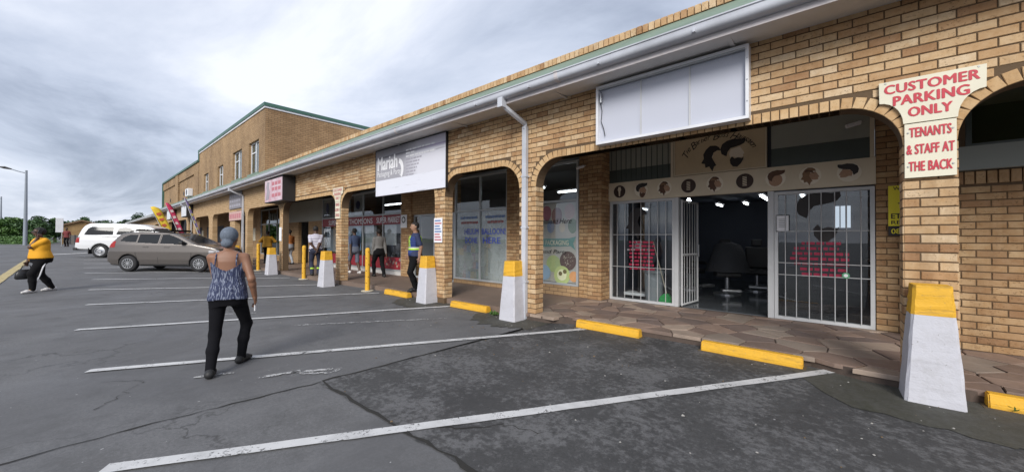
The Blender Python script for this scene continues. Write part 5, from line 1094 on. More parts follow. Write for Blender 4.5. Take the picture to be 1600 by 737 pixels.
# ------------------------------------------------------------------ people
def rzof(dx_, dy_): return math.atan2(-dx_, dy_)
M_navyk = mat('black_leggings', (.006,.006,.008), .9, .3, 10, spec=.15); M_jean = mat('navy_trousers', (.022,.026,.05), .85, .25, 10, bmp=.3, bscale=30); M_blk = mat('black_trousers', (.008,.008,.009), .9, .3, 10, bmp=.3, bscale=30, spec=.15)
cm = bpy.data.materials.new('navy_streaked_fabric'); t = nt(cm); b = t.nodes['Principled BSDF']; v = objc(t); mp_ = t.nodes.new('ShaderNodeMapping'); mp_.inputs['Scale'].default_value = (1,1,.16); L(t, v, mp_.inputs[0])
c = mixc(t, ramp(t, noise(t, 95, 2, .5, mp_.outputs[0], .2), ((.54,0.),(.60,1.))), (.028,.038,.088), (.20,.225,.30)); L(t, c, b.inputs['Base Color']); b.inputs['Roughness'].default_value = .8
bump(t, b, noise(t, 20, 4, .6, mp_.outputs[0]), .9, .05)
st = bpy.data.materials.new('white_striped_shirt'); t = nt(st); b = t.nodes['Principled BSDF']; v = objc(t); sp_ = t.nodes.new('ShaderNodeSeparateXYZ'); L(t, v, sp_.inputs[0])
ml = N(t,'ShaderNodeMath',operation='MULTIPLY'); L(t, sp_.outputs[2], ml.inputs[0]); ml.inputs[1].default_value = 19.; fr_ = N(t,'ShaderNodeMath',operation='FRACT'); L(t, ml.outputs[0], fr_.inputs[0])
L(t, mixc(t, ramp(t, fr_.outputs[0], ((.60,0.),(.68,1.))), (.66,.66,.70), (.20,.15,.28)), b.inputs['Base Color']); b.inputs['Roughness'].default_value = .85
# woman walking away, foreground
def camisole(V, G, H):
    x, y, z = V[:,0], V[:,1], V[:,2]/H; G = G.copy(); sk = (G == 1)&(z > .705+.052*np.minimum(np.abs(x)/(.085*H),1.3)**1.6); G[sk] = 0; G[(G == 2)&(z > .508)] = 1; return G
w1, wd = person((-4.97,-4.115,gz(-5,-4.1)), rzof(-.90,.43), 1.515, 'woman walking away in a navy streaked top, black leggings and grey head wrap', [(-.085,-.215,0.0,.12),(.095,.215,.0,-.35)], [((.0,.27,.98),(-.15,-.1,-1)),((.235,.035,.765),(.35,-1,-.1))],
    [SK1,cm,M_navyk], sleeve='none', b=.96, wb=1.06, lean=.03, h=.0085, hem=.505, loose=1.12, legr=1.0, cut=camisole, hair='wrap', hairm=mat('grey_head_wrap',(.135,.16,.20),.8,.4,45,bmp=.9,bscale=90,spec=.2), hip=(0,-.0), hipz=.515, finger_curl=.55, head_yaw=-.12)
T = wd['T']; H = wd['H']
for sg in (-1,1):
    MB().tube([T((sg*.062*H,-.072*H,.735*H)),T((sg*.060*H,-.068*H,.775*H)),T((sg*.060*H,-.052*H,.812*H)),T((sg*.062*H,-.01*H,.833*H)),T((sg*.06*H,.045*H,.80*H)),T((sg*.055*H,.066*H,.75*H))], .0065, 6).build('strap', cm, w1)
MB().bevbox(.228,.240,.045,.10,.60,.69,.004).build('held_phone', M_wht, w1)
# woman on the left with a phone and a handbag
M_gold = mat('golden_yellow_shirt', (.70,.33,.012), .8, .1, 6, bmp=.25, bscale=18)
w2, wd = person((-15.1,-5.82,gz(-15.1,-5.82)), rzof(.396,-.88), 1.61, 'woman in a golden yellow shirt on the phone carrying a black handbag', [(-.08,.20,0,.1),(.09,-.20,0,-.05)], [((-.135,.125,1.34),(0,0,-1)),((.17,.16,.76),(.4,-1,-.3))],
    [SK2,M_gold,M_blk], sleeve='short', b=1.20, wb=1.18, lean=.05, h=.0105, hem=.53, loose=1.12, legr=1.05, hair='afro', shoe=M_shoew, hipz=.52, head_tilt=-.05, finger_curl=1.0, armr=1.05)
hp = wd['hp']; MB().add([tuple(hp(q)) for q in ((-.05,.045,.012),(.05,.045,.012),(.052,.0,.012),(.05,.058,.012),(-.05,.058,.012),(-.052,.0,.012),(-.05,.058,-.008),(.05,.058,-.008))], [(4,3,7,6)]).build('sunglasses', M_ink, w2)
ph = MB().bevbox(-.012,.012,-.035,.035,-.07,.07,.005).build('held_phone', M_black, w2); ph.location = tuple(hp((-.066,.012,.0))); ph.rotation_euler = (.3,0,0)
MB().tube([(-.185,-.03,.80),(-.20,.05,.62),(-.175,.09,.42),(-.135,.13,.26),(-.118,.17,.12)], [.010,.014,.014,.013,.012], 6).build('side_stripe', M_wht, w2)
flat = [(.9,.0)]; 
hb = empty('handbag', (0,0,0), rzof(.396,-.88), 'black leather handbag hanging from the phoning woman\'s hand', 'bag'); Rz = Matrix.Rotation(rzof(.396,-.88),4,'Z'); hb.location = Vector((-15.1,-5.82,gz(-15.1,-5.82)))+Rz@Vector((.17,.18,.33))
mb = MB(); 
for z, w_, d_ in ((0,.16,.07),(.03,.19,.085),(.14,.18,.07),(.24,.13,.04)): 
    for k in range(12): a = 2*math.pi*k/12; mb.v.append((d_*math.cos(a), w_*math.sin(a), z))
for i in range(3):
    for k in range(12): mb.f.append((i*12+k,i*12+(k+1)%12,(i+1)*12+(k+1)%12,(i+1)*12+k)); mb.mi.append(0)
mb.f += [tuple(range(11,-1,-1)),tuple(range(36,48))]; mb.mi += [0,0]; mb.build('bag_body', mat('black_leather',(.012,.012,.013),.4,.2,9), hb, True); MB().tube([(0,-.09,.23),(0,-.06,.33),(0,0,.36),(0,.06,.33),(0,.09,.23)], .009, 6).build('strap', M_black, hb)
# shirt print
fpm = MB(); 
for k in range(4): fpm.box(-.12+.06*k,-.08+.06*k,.205,.208,.98+.04*(k%2),1.02+.04*(k%2))
# guard
M_navy = mat('navy_shirt', (.022,.032,.085), .8, .15, 8, bmp=.3, bscale=22); M_vest = mat('blue_vest', (.018,.04,.17), .7, .12, 8); M_neon = mat('neon_green_tape', (.42,.68,.06), .5, .05, 8); M_silv = mat('reflective_tape', (.62,.64,.62), .35, .05, 8)
g_, gd = person((-7.80,.22,0), rzof(-.40,-.90), 1.70, 'security guard in navy with a blue and neon green reflective vest by the pillar', [(-.09,.04,0,.15),(.09,-.03,0,-.2)], [((-.21,-.06,.83),(-.4,-1,-.1)),((.16,.14,.88),(.9,-.5,-.2))], [SK3,M_navy,M_blk], sleeve='short', b=1.08, wb=1.12, lean=.0, h=.011, hem=.52, loose=1.04, hair='short', head_yaw=.05, hipz=.525)
T = gd['T']; H = gd['H']
def torso_band(root, T, H, z0, z1, m, nm, w=.108, d=.083, a0=0, a1=2*math.pi, n=28, wf=None):
    v = []; f = []
    for i in range(n+1):
        a = a0+(a1-a0)*i/n
        for z in (z0,z1):
            ww, dd = (wf(z) if wf else (w,d)); ca_, sa_ = math.cos(a), math.sin(a); q = (abs(ca_)**2.3+abs(sa_)**2.3)**(-1/2.3); v.append(tuple(T((ww*H*q*ca_, (dd*q*sa_+.004)*H, z*H))))
    for i in range(n): f.append((2*i,2*i+2,2*i+3,2*i+1))
    o = mesh_obj(nm, v, f, m, root, True); s_ = o.modifiers.new('t','SOLIDIFY'); s_.thickness = .006; return o
wfv = lambda z: (np.interp(z,(.50,.58,.64,.71,.77,.80),(.122,.120,.115,.117,.119,.117)), np.interp(z,(.50,.58,.64,.71,.77,.80),(.099,.097,.092,.094,.090,.078)))
torso_band(g_, T, H, .515, .595, M_vest, 'vest', wf=wfv); torso_band(g_, T, H, .597, .622, M_neon, 'reflective_band', wf=wfv); torso_band(g_, T, H, .6225, .637, M_silv, 'reflective_band', wf=wfv)
for k in range(5): torso_band(g_, T, H, .638+.03*k, .667+.03*k, M_vest, 'vest', a0=math.pi/2+.35, a1=math.pi/2+1.5, n=8, wf=wfv)
for a_, n_ in ((math.pi/2+.45,'reflective_strap'),(math.pi/2-.45,'reflective_strap'),(-math.pi/2+.5,'reflective_strap'),(-math.pi/2-.5,'reflective_strap')):
    for k in range(6): torso_band(g_, T, H, .637+.027*k, .665+.027*k, M_neon, n_, a0=a_-.13+.02*k*(1 if math.sin(a_) > 0 and math.cos(a_) > 0 else -1), a1=a_+.13+.02*k*(1 if math.sin(a_) > 0 and math.cos(a_) > 0 else -1), n=3, wf=wfv)
# others in the arcade
person((-11.63,1.42,0), rzof(-.95,.12), 1.62, 'man in a grey shirt and black trousers walking past the supermarket window', [(-.09,.22,0,0),(.09,-.20,0,-.1)], [((-.20,.10,.74),(-.3,-1,0)),((.22,-.06,.76),(.3,-1,0))], [SK2,mat('grey_shirt',(.16,.155,.15),.85,.12,8,bmp=.3,bscale=20),M_blk], sleeve='long', b=1.0, h=.012, legr=1.12, hair='short', hipz=.51)
person((-13.35,1.42,0), rzof(-.9,.05), 1.66, 'person in a blue shirt and grey shorts walking behind the brick pillar', [(-.09,.24,0,0),(.09,-.22,0,0)], [((-.20,-.12,.78),(-.3,-1,0)),((.22,.14,.80),(.3,-1,0))], [SK2,mat('dull_blue_shirt',(.045,.065,.13),.85,.15,8),mat('grey_shorts',(.12,.135,.18),.85,.15,8)], sleeve='short', bottom='shorts', b=1.0, h=.012, hair='short', shoe=M_shoew, hipz=.51)
s6, sd6 = person((-13.62,.16,0), rzof(-.93,.30), 1.70, 'man in a white striped shirt and navy trousers with hands clasped behind his back', [(-.11,-.02,0,.15),(.10,.04,0,-.2)], [((-.015,-.175,.90),(-1,-.6,0)),((.03,-.18,.86),(1,-.6,0))], [SK2,st,M_jean], sleeve='short', b=1.06, wb=1.06, h=.011, hair='short', loose=1.06, legr=1.15, hipz=.525, head_tilt=.25, head_yaw=-.4)
for sg in (-1,1):
    MB().lathe([(.067,.23),(.067,.27),(.0665,.28)], c=(sg*.103,-.015,.0), n=14).build('reflective_band', M_neon, s6)
person((-20.1,1.5,0), rzof(-.95,-.30), 1.68, 'man in an orange shirt and pale trousers standing at the shop doorway', [(-.09,.04,0,0),(.09,-.05,0,0)], [((-.20,.06,.80),(-.3,-1,0)),((.22,.02,.80),(.3,-1,0))], [SK2,mat('orange_shirt',(.36,.13,.035),.85,.12,8),mat('pale_jeans',(.32,.34,.38),.85,.12,8)], sleeve='short', b=.98, h=.014, hair='short')
person((-21.9,1.05,0), rzof(-.85,.5), 1.64, 'person in a bulky mustard jacket and black trousers near the black box sign', [(-.10,.04,0,0),(.10,-.05,0,0)], [((-.16,.22,1.08),(-1,-.3,-.4)),((.17,.22,1.06),(1,-.3,-.4))], [SK2,mat('mustard_jacket',(.42,.22,.02),.8,.15,8,bmp=.4,bscale=18),M_blk], sleeve='long', b=1.12, wb=1.1, loose=1.12, h=.014, hair='short', armr=1.2)
person((-49.5,-6.0,gz(-49.5,-6)), rzof(.9,-.3), 1.60, 'distant person in a maroon top standing behind the phoning woman', [(-.09,.04,0,0),(.09,-.05,0,0)], [((-.20,.06,.80),(-.3,-1,0)),((.22,.02,.80),(.3,-1,0))], [SK2,mat('maroon_top',(.16,.03,.03),.85,.12,8),M_blk], h=.02, hair='short')

# ------------------------------------------------------------------ cars
def poly_sdf(pts, X, Z):
    pts = np.array(pts, float); d = np.full(X.shape, 1e9); ins = np.zeros(X.shape, bool); n = len(pts)
    for i in range(n):
        a, b_ = pts[i], pts[(i+1)%n]; e = b_-a; wx, wz = X-a[0], Z-a[1]; t_ = np.clip((wx*e[0]+wz*e[1])/(e@e),0,1); d = np.minimum(d, (wx-e[0]*t_)**2+(wz-e[1]*t_)**2)
        c1 = (Z >= a[1]) != (Z >= b_[1])
        with np.errstate(divide='ignore', invalid='ignore'): xi = a[0]+(Z-a[1])*e[0]/np.where(e[1] == 0, 1e-9, e[1])
        ins ^= c1&(X < xi)
    d = np.sqrt(d); return np.where(ins, -d, d)
def spline(pts, n=6):
    P = [Vector((p_[0],p_[1],0)) for p_ in pts]; o = []
    for i in range(len(P)):
        p0,p1,p2,p3 = P[i-1],P[i],P[(i+1)%len(P)],P[(i+2)%len(P)]
        for k in range(n):
            t_ = k/n; q = .5*((2*p1)+(p2-p0)*t_+(2*p0-5*p1+4*p2-p3)*t_*t_+(3*p1-p0-3*p2+p3)*t_**3); o.append((q.x,q.y))
    return o
def carpaint(name, col, metal=.5):
    m = bpy.data.materials.new(name); t = nt(m); b = t.nodes['Principled BSDF']; v = objc(t); sp_ = t.nodes.new('ShaderNodeSeparateXYZ'); L(t, v, sp_.inputs[0])
    c = mixc(t, noise(t, 5, 4, .6, v), tuple(x*.95 for x in col), col); b.inputs['Metallic'].default_value = metal; L(t, c, b.inputs['Base Color']); b.inputs['Roughness'].default_value = .33; b.inputs['Coat Weight'].default_value = .6; b.inputs['Coat Roughness'].default_value = .06; return m
M_cglass = mat('car_glass', (.018,.020,.022), .08, .1, 3, spec=.35); M_tail = mat('tail_lamp', (.30,.015,.012), .2, .1, 6); M_trim = mat('black_trim', (.016,.016,.017), .6, .2, 8); M_rim = mat('alloy_rim', (.50,.51,.53), .3, .05, 6, metal=.85); M_chrome = mat('chrome', (.6,.6,.62), .15, .02, metal=1.)
def wheel(parent, x, y, r, w, side, alloy=True):
    o = MB().lathe([(r*.62,-w*.5),(r*.9,-w*.5),(r*.97,-w*.38),(r,-w*.2),(r,w*.2),(r*.97,w*.38),(r*.9,w*.5),(r*.62,w*.5)], axis='y', n=32).build('wheel', M_rubber, parent, True); o.location = (x,y,r)
    s = side; MB().lathe([(r*.62,s*w*.50),(r*.60,s*w*.42),(r*.55,s*w*.15),(.001,s*w*.15)], axis='y', n=28).build('rim_barrel', M_trim if alloy else M_rim, o)
    mb = MB()
    if alloy:
        n = 12
        for k in range(n):
            a = 2*math.pi*k/n; da = .085; p = [(math.cos(a-da*2)*r*.14,math.sin(a-da*2)*r*.14),(math.cos(a+da*2)*r*.14,math.sin(a+da*2)*r*.14),(math.cos(a+da)*r*.60,math.sin(a+da)*r*.60),(math.cos(a-da)*r*.60,math.sin(a-da)*r*.60)]
            mb.prism(p,'y',min(s*w*.36,s*w*.46),max(s*w*.36,s*w*.46))
        mb.lathe([(r*.56,s*w*.40),(r*.56,s*w*.50),(r*.63,s*w*.50),(r*.63,s*w*.40)], axis='y', n=28); mb.lathe([(r*.16,s*w*.36),(r*.15,s*w*.50),(.001,s*w*.50)], axis='y', n=16)
    else:
        mb.lathe([(r*.62,s*w*.48),(r*.56,s*w*.50),(r*.5,s*w*.30),(r*.3,s*w*.34),(r*.2,s*w*.46),(r*.18,s*w*.5),(.001,s*w*.5)], axis='y', n=28)
    mb.build('rim', M_rim, o); return o
def car_body(root, prof, wfun, wheels, wr, zlow, classify, mats, h=.025, k=.05):
    """implicit body: side outline x plan/front widths, wheel arches cut, then split into parts by classify(centroid, normal)"""
    P = np.array(prof); lo = np.array((P[:,0].min()-.08,-1.05,.1)); hi = np.array((P[:,0].max()+.08,1.05,P[:,1].max()+.08)); n = np.ceil((hi-lo)/h).astype(int)+1
    x = lo[0]+h*np.arange(n[0]); y = lo[1]+h*np.arange(n[1]); z = lo[2]+h*np.arange(n[2]); X, Z = np.meshgrid(x,z,indexing='ij'); side = poly_sdf(prof,X,Z); W = wfun(X,Z)
    A = np.broadcast_to(side[:,None,:],tuple(n)); B = (np.abs(y)[None,:,None]-W[:,None,:])*.97; q = np.maximum(k-np.abs(A-B),0)/k; F = np.maximum(A,B)+q*q*k*.25
    for xw in wheels:
        D = np.hypot(X-xw,Z-wr)-(wr+.055); F = np.maximum(F, -np.maximum(D[:,None,:], (.58-np.abs(y))[None,:,None]))
    F = np.maximum(F, (zlow-Z)[:,None,:]); V, Fc = surface_nets(F.astype(np.float32), lo, h)
    e1 = V[Fc[:,2]]-V[Fc[:,0]]; e2 = V[Fc[:,3]]-V[Fc[:,1]]; Nn = np.cross(e1,e2); Nn /= np.maximum(np.linalg.norm(Nn,axis=1,keepdims=True),1e-9); Cc = V[Fc].mean(1); lab = classify(Cc,Nn); parts = {}
    sidef = np.where(Cc[:,1] > 0,'|l','|r'); lab = np.array([a+(b_ if a.startswith('win') and a != 'wind' or a in ('tail','head','well') else '') for a, b_ in zip(lab, sidef)], dtype=object); lab = np.array([a+('f' if c_ > 0 else 'b') if a.startswith('well') else a for a, c_ in zip(lab, Cc[:,0])], dtype=object)
    for nm in sorted(set(lab)):
        f = Fc[lab == nm]; u, inv = np.unique(f, return_inverse=True); v = V[u].copy(); kind, m_, off = mats[nm.split('|')[0]]
        if off:
            vn = np.zeros_like(V); np.add.at(vn, Fc.ravel(), np.repeat(Nn,4,axis=0)); vn /= np.maximum(np.linalg.norm(vn,axis=1,keepdims=True),1e-9); v += vn[u]*off
        parts[nm] = mesh_obj(kind, v, inv.reshape(f.shape), m_, root, True)
    return parts
def inpoly(pts, Cc): return poly_sdf(pts, Cc[:,0], Cc[:,2]) < 0
# grey people carrier
cx, cy_ = (-20.15-18.65)/2, (-3.97-2.18)/2; ang = math.atan2(1.75,1.55)
GW = 2.42
gc = empty('parked_car', (0,0,0), ang, 'grey compact people carrier with roof rack parked nose to the arcade', 'car')
# place so that the right rear tyre stands on its spot
rr_ = Vector((-GW/2,-.72,0)); spot = Vector((-20.15,-3.97,0)); Rz = Matrix.Rotation(ang,3,'Z'); p_ = spot-Rz@rr_; gc.location = (p_.x,p_.y,gz(p_.x,p_.y)+.005); gc.rotation_euler = (0,R_(.6),ang)
prof = [(-1.90,.30),(-1.97,.45),(-1.985,.62),(-1.94,.80),(-1.90,.96),(-1.80,1.14),(-1.64,1.36),(-1.50,1.44),(-1.1,1.485),(-.4,1.495),(.12,1.47),(.50,1.35),(1.06,1.07),(1.25,1.02),(1.68,.93),(1.87,.83),(1.97,.64),(1.98,.42),(1.92,.26),(1.5,.20),(-1.5,.22)]
prof = spline(prof, 4)
def wf1(X, Z): return (np.interp(Z,(.2,.45,.75,1.02,1.15,1.45),(.76,.81,.825,.80,.745,.62)))*(1-.13*np.clip(np.abs(X)/1.98,0,1)**5)
SWIN = [[(-1.54,1.14),(-1.46,1.28),(-1.30,1.375),(-.98,1.40),(-.98,1.10)],[(-.93,1.095),(-.93,1.405),(-.22,1.42),(-.22,1.06)],[(-.15,1.055),(-.15,1.42),(.10,1.40),(.42,1.28),(.80,1.08),(.78,1.045)]]
def cl1(Cc, Nn):
    o = np.full(len(Cc),'body',dtype=object); sd_ = np.abs(Nn[:,1]) > .55; zc = Cc[:,2]
    for i, p__ in enumerate(SWIN): o[sd_&inpoly(p__,Cc)&(np.abs(Cc[:,1]) > .4)] = 'win%d%s' % (i,'')
    o[(Nn[:,0] > .3)&(Nn[:,2] > .4)&(zc > 1.09)&(zc < 1.41)&(np.abs(Cc[:,1]) < .62-.25*(zc-1.0))] = 'wind'
    o[(Nn[:,0] < -.35)&(zc > 1.02)&(zc < 1.36)&(np.abs(Cc[:,1]) < .58-.2*(zc-1.0))] = 'rear'
    o[(Cc[:,0] < -1.68)&(zc > .90)&(zc < 1.13)&(np.abs(Cc[:,1]) > .55)] = 'tail'
    o[(zc < .27)&(o == 'body')] = 'sill'; o[(Cc[:,0] > 1.55)&(zc > .66)&(zc < .82)&(np.abs(Cc[:,1]) > .48)&(Nn[:,0] > .1)] = 'head'
    for xw in (-GW/2,GW/2): o[(np.hypot(Cc[:,0]-xw,zc-.30) < .362)&(np.abs(Cc[:,1]) < .80)&(np.abs(Nn[:,1]) < .75)] = 'well'
    return o
M_gp = carpaint('grey_metallic', (.15,.135,.125), .55)
gparts = car_body(gc, prof, wf1, (-GW/2,GW/2), .30, .20, cl1, {'body':('body',M_gp,0),'win0':('rear_quarter_window',M_cglass,-.006),'win1':('rear_door_window',M_cglass,-.006),'win2':('front_door_window',M_cglass,-.006),'wind':('windscreen',M_cglass,-.006),'rear':('rear_window',M_cglass,-.006),'tail':('tail_lamp',M_tail,.004),'sill':('sill',M_trim,0),'head':('headlamp',M_chrome,.004),'well':('wheel_arch',M_trim,0)})
for x in (-GW/2,GW/2):
    for s in (-1,1): wheel(gc, x, s*.72, .305, .19, s)
def side_line(root, nm, pts, wf, m, r=.006, sgn=-1):
    P = [(x, sgn*(float(wf(np.array(x),np.array(z)))+.001), z) for x, z in pts]; MB().tube(P, r, 5, False).build(nm, m, root)
for s in (-1,1):
    side_line(gc,'door_seam',[(-.955,1.09),(-.96,.7),(-.88,.42),(-.80,.30)],wf1,M_trim,.006,s); side_line(gc,'door_seam',[(-.185,1.41),(-.185,1.05),(-.20,.5),(-.20,.30)],wf1,M_trim,.006,s); side_line(gc,'door_seam',[(.86,1.04),(.95,.7),(.93,.45),(.90,.30)],wf1,M_trim,.006,s); side_line(gc,'door_seam',[(-.80,.30),(.90,.30)],wf1,M_trim,.006,s)
    for x in (-.62,.10): y_ = float(wf1(np.array(x),np.array(.93)))+.012; MB().tube([(x-.09,s*(y_-.012),.93),(x-.07,s*y_,.935),(x+.07,s*y_,.935),(x+.09,s*(y_-.012),.93)], .014, 6).build('door_handle', M_gp, gc)
    MB().bevbox(.58,.72,min(s*.80,s*.96),max(s*.80,s*.96),1.04,1.16,.03).build('wing_mirror', M_trim, gc)
    MB().tube([(-1.35,s*.53,1.50),(-1.25,s*.54,1.545),(.0,s*.54,1.54),(.1,s*.53,1.49)], .018, 6).build('roof_rail', M_trim, gc)
MB().box(-1.15,.05,-.56,.56,1.552,1.575).build('rack_deck', M_trim, gc)
for x in (-1.1,-.5,0.0): MB().box(x-.02,x+.02,-.58,.58,1.5755,1.60).build('rack_bar', M_trim, gc)
MB().bevbox(-1.99,-1.93,-.26,.26,.66,.77,.01).build('number_plate', M_white, gc); MB().bevbox(-1.985,-1.90,-.7,.7,.36,.50,.03).build('rear_bumper', M_gp, gc)
# white pickup with canopy
ua = R_(57); UW = 3.05; pk = empty('parked_pickup', (0,0,0), ua, 'white pickup with a windowed canopy parked behind the grey car', 'pickup')
spot = Vector((-30.4,-4.45,0)); Rz = Matrix.Rotation(ua,3,'Z'); p_ = spot-Rz@Vector((-UW/2,-.78,0)); pk.location = (p_.x,p_.y,gz(spot.x,spot.y)-.03); pk.rotation_euler = (0,R_(.6),ua)
prof2 = [(-2.62,.52),(-2.66,.70),(-2.62,1.0),(-2.58,1.10),(-2.40,1.62),(-2.22,1.82),(-1.9,1.90),(-.5,1.90),(.05,1.87),(.40,1.80),(.75,1.66),(1.30,1.20),(1.5,1.14),(2.3,1.02),(2.5,.86),(2.56,.6),(2.48,.42),(2.0,.40),(-2.0,.46)]
prof2 = spline(prof2, 4)
def wf2(X, Z): return np.interp(Z,(.4,.7,1.0,1.12,1.5,1.88),(.86,.90,.90,.87,.80,.70))*(1-.10*np.clip(np.abs(X)/2.6,0,1)**6)
SW2 = [[(-2.28,1.26),(-2.12,1.62),(-1.98,1.70),(-1.02,1.72),(-1.02,1.28)],[(-.86,1.30),(-.80,1.62),(-.62,1.70),(-.30,1.68),(-.10,1.52),(-.06,1.30)],[(.10,1.22),(.10,1.66),(.5,1.62),(.92,1.34),(1.0,1.22)]]
def cl2(Cc, Nn):
    o = np.full(len(Cc),'body',dtype=object); sd_ = np.abs(Nn[:,1]) > .5; zc = Cc[:,2]
    for i, p__ in enumerate(SW2): o[sd_&inpoly(p__,Cc)] = 'win%d' % i
    o[(Nn[:,0] > .3)&(Nn[:,2] > .4)&(zc > 1.22)&(zc < 1.68)&(np.abs(Cc[:,1]) < .70-.2*(zc-1.2))] = 'wind'
    o[(Nn[:,0] < -.5)&(zc > 1.25)&(zc < 1.66)&(np.abs(Cc[:,1]) < .62)] = 'rear'
    o[(Cc[:,0] < -2.45)&(zc > .82)&(zc < 1.10)&(np.abs(Cc[:,1]) > .70)] = 'tail'
    for xw in (-UW/2,UW/2): o[(np.hypot(Cc[:,0]-xw,zc-.37) < .432)&(np.abs(Cc[:,1]) < .87)&(np.abs(Nn[:,1]) < .75)] = 'well'
    return o
M_wp = carpaint('white_car_paint', (.70,.71,.73), .0)
car_body(pk, prof2, wf2, (-UW/2,UW/2), .37, .42, cl2, {'body':('body',M_wp,0),'win0':('canopy_window',M_cglass,-.008),'win1':('canopy_window',M_cglass,-.008),'win2':('cab_window',M_cglass,-.008),'wind':('windscreen',M_cglass,-.008),'rear':('rear_window',M_cglass,-.008),'tail':('tail_lamp',M_tail,.006),'well':('wheel_arch',M_trim,0)}, .03)
for x in (-UW/2,UW/2):
    for s in (-1,1): wheel(pk, x, s*.78, .37, .24, s, False)
for s in (-1,1):
    side_line(pk,'canopy_seal',[(-2.56,1.135),(-1.2,1.14),(-.02,1.14)],wf2,M_trim,.016,s); side_line(pk,'canopy_seam',[(.02,1.12),(.03,1.5),(.0,1.84)],wf2,M_trim,.010,s)
    MB().box(-UW/2-.52,-UW/2-.49,min(s*.62,s*.88),max(s*.62,s*.88),.22,.55).build('mud_flap', M_rubber, pk)
MB().bevbox(-2.74,-2.55,-.82,.82,.42,.56,.03).build('rear_bumper', M_trim, pk); MB().bevbox(-2.675,-2.64,-.27,.27,.70,.82,.01).build('number_plate', M_white, pk)

# ------------------------------------------------------------------ vegetation
def leafmat(n, c):
    m = bpy.data.materials.new(n); t = nt(m); b = t.nodes['Principled BSDF']; p = pos(t); L(t, mixc(t, noise(t, .7, 3, .6, p), tuple(x*.55 for x in c), tuple(x*1.5 for x in c)), b.inputs['Base Color']); b.inputs['Roughness'].default_value = .6; return m
LV = [leafmat('dark_leaf',(.030,.062,.026)),leafmat('mid_leaf',(.045,.095,.030)),leafmat('bright_leaf',(.075,.15,.035)),leafmat('hazy_leaf',(.045,.075,.060))]  # last leaf has bluish distance haze mixed into its colour
M_bark = mat('bark', (.09,.07,.055), .9, .3, 4, bmp=.5, bscale=20)
def leaves(name, cents, rads, per, size, m, parent):
    P = []
    for c_, r_ in zip(cents, rads):
        q = RNG.normal(size=(per,3)); q /= np.linalg.norm(q,axis=1,keepdims=True); q *= (RNG.random((per,1))**.4)*np.array(r_); P.append(q+np.array(c_))
    P = np.concatenate(P); n = len(P); a = RNG.normal(size=(n,3)); a /= np.linalg.norm(a,axis=1,keepdims=True); b_ = np.cross(a, RNG.normal(size=(n,3))); b_ /= np.linalg.norm(b_,axis=1,keepdims=True); s_ = size*(.6+.8*RNG.random((n,1)))
    V = np.stack([P-a*s_,P+b_*s_*.5,P+a*s_,P-b_*s_*.5],1).reshape(-1,3); F = np.arange(4*n).reshape(-1,4); return mesh_obj(name, V, F, m, parent)
def tree(x, y, z, h, r, mi, lab, per=150, n=34):
    o = empty('tree', (x,y,z), random.uniform(0,6), lab, 'tree', 'trees beyond the parking lot'); MB().tube([(0,0,-.3),(.1,.05,h*.3),(.0,.1,h*.6)], [.22,.16,.09], 8).build('trunk', M_bark, o)
    for k in range(4): a = k*1.6; MB().tube([(.05,.05,h*.3),(math.cos(a)*r*.3,math.sin(a)*r*.3,h*.5),(math.cos(a)*r*.6,math.sin(a)*r*.6,h*.66)], [.09,.06,.03], 6).build('limb', M_bark, o)
    cs = []; rs_ = []
    for k in range(n):
        q = RNG.normal(size=3); q /= np.linalg.norm(q); q *= RNG.random()**.35; cs.append((q[0]*r*.85, q[1]*r*.85, h*.60+q[2]*h*.34)); w_ = r*random.uniform(.18,.36); rs_.append((w_,w_,w_*.7))
    leaves('crown', cs, rs_, per, .14*max(1,h/6), LV[mi], o)
tl = [(-72,-19,4.6,3.2,3,'haze-tinted tree at the far left edge of the picture'),(-74,-15.5,4.4,3.0,0,'dark tree behind the small distant lamp'),(-70,-12.2,4.3,2.6,1,'mid green tree behind the tall lamp'),(-68,-10.2,4.2,2.2,2,'bright green tree right of the tall lamp'),(-66,-8.0,4.0,2.0,1,'dense tree behind the phoning woman'),(-78,-7.5,4.4,2.4,0,'dark tree behind the white box sign'),
      (-92,-5.4,5.4,3.2,1,'tree left of the gable roof'),(-96,-3.2,5.6,3.0,0,'dark tree above the gable roof'),(-92,-.9,5.9,2.6,1,'tree above the canopy of the pickup'),(-90,1.2,6.4,2.6,0,'tall dark tree left of the low shop roof'),(-94,2.6,6.2,2.4,2,'leafy tree just left of the low shop roof')]
for x, y, h_, r_, mi, lab in tl: tree(x, y, .2, h_*random.uniform(.68,.82), r_*.9, mi, lab)
cs = [(random.uniform(-64,-59),random.uniform(-24,-7.6),.75+random.uniform(0,.35)) for k in range(110)]
hd = leaves('shrub_belt', cs, [(.8,.8,.45)]*len(cs), 90, .10, LV[2], None); tag(hd, 'low bright green shrubs along the far edge of the lot', 'shrubs', kind='stuff')
cs = [(random.uniform(-110,-80),random.uniform(-34,-10),1.1+random.uniform(0,.8)) for k in range(60)]
hd = leaves('far_wood', cs, [(2.2,2.2,1.3)]*len(cs), 110, .2, LV[0], None); tag(hd, 'far dark wood behind the separate trees', 'wood', kind='stuff')
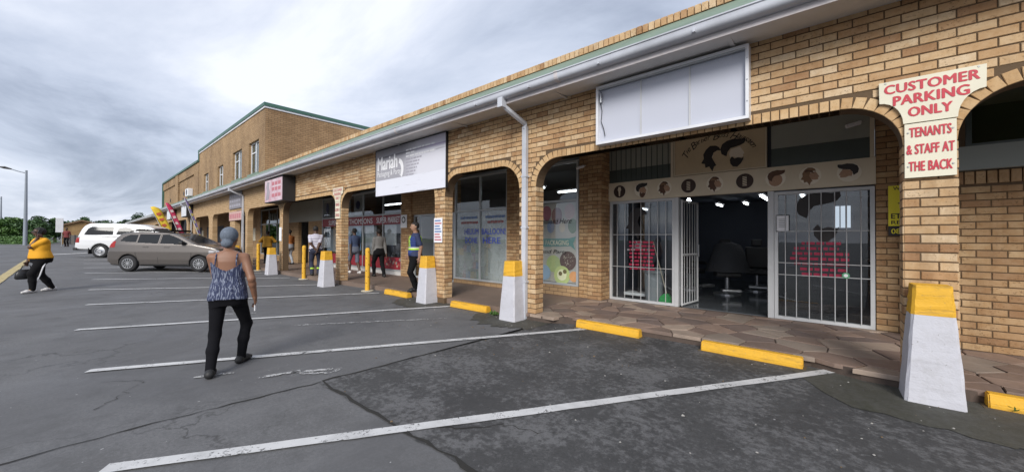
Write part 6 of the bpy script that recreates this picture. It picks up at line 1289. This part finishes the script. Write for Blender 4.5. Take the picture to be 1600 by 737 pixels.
vg = mesh_obj('grass_verge', [(-58,-40,.562),(-57,-7.2,.562),(-90,-7.2,.562),(-420,-40,.562),(-420,-260,.562),(-58,-260,.562)], [(0,1,2,3,4,5)], leafmat('verge_grass',(.07,.13,.03))); tag(vg, kind='structure')
hv = []; hf = []; nn = 40
for i in range(nn+1):
    y = -420+18*i; x = -560; hgt = 2+3*math.sin(i*.35+.6)+2*math.sin(i*.9)
    hv += [(x,y,-2),(x-120,y,hgt+6),(x-300,y,-2)]
for i in range(nn): hf += [(3*i,3*i+1,3*i+4,3*i+3),(3*i+1,3*i+2,3*i+5,3*i+4)]
tag(mesh_obj('hills', hv, hf, leafmat('hazy_hill_green',(.07,.11,.13)), None, True), kind='structure')  # blue haze of distance is put into the hill colour

# weeds at the kerb
for j, (x, y) in enumerate(((-11.75,-.12),(-4.75,-.12),(-6.95,.02),(1.22,-.05))):
    cs = [(x+random.uniform(-.12,.12), y+random.uniform(-.05,.05), gz(x,y)+.03) for k in range(7)]
    tag(leaves('weed_tuft', cs, [(.05,.05,.04)]*7, 14, .03, LV[2], None), ('green weeds at the foot of the faded parking sign pillar','green weeds beside the column by the near downpipe','few weeds beside the column next to the guard','few weeds behind the nearest column')[j], 'weeds', kind='stuff')

# grit and scraps along the kerb
V = []; F = []; MI = []
for k in range(260):
    x = random.uniform(-7.5,2.2); y = -abs(random.gauss(0,1.6))-.05+edge_y(x); r = random.uniform(.004,.013)*(1.6 if random.random() < .06 else 1); z = gz(x,y)+.008; b0 = len(V); a0 = random.uniform(0,6)
    for j in range(5): a = a0+j*1.2566; V.append((x+r*random.uniform(.6,1.2)*math.cos(a), y+r*random.uniform(.6,1.2)*math.sin(a), z))
    V.append((x,y,z+r*.7)); F += [(b0+j,b0+(j+1)%5,b0+5) for j in range(5)]; q = random.choice((0,0,1,2)); MI += [q]*5
tag(mesh_obj('grit', V, F, [mat('pale_grit',(.30,.29,.27),.8),mat('brown_grit',(.16,.11,.06),.9),mat('dark_grit',(.05,.05,.05),.9)], None, midx=MI), 'pale grit and scraps scattered on the tarmac by the kerb', 'grit', kind='stuff')
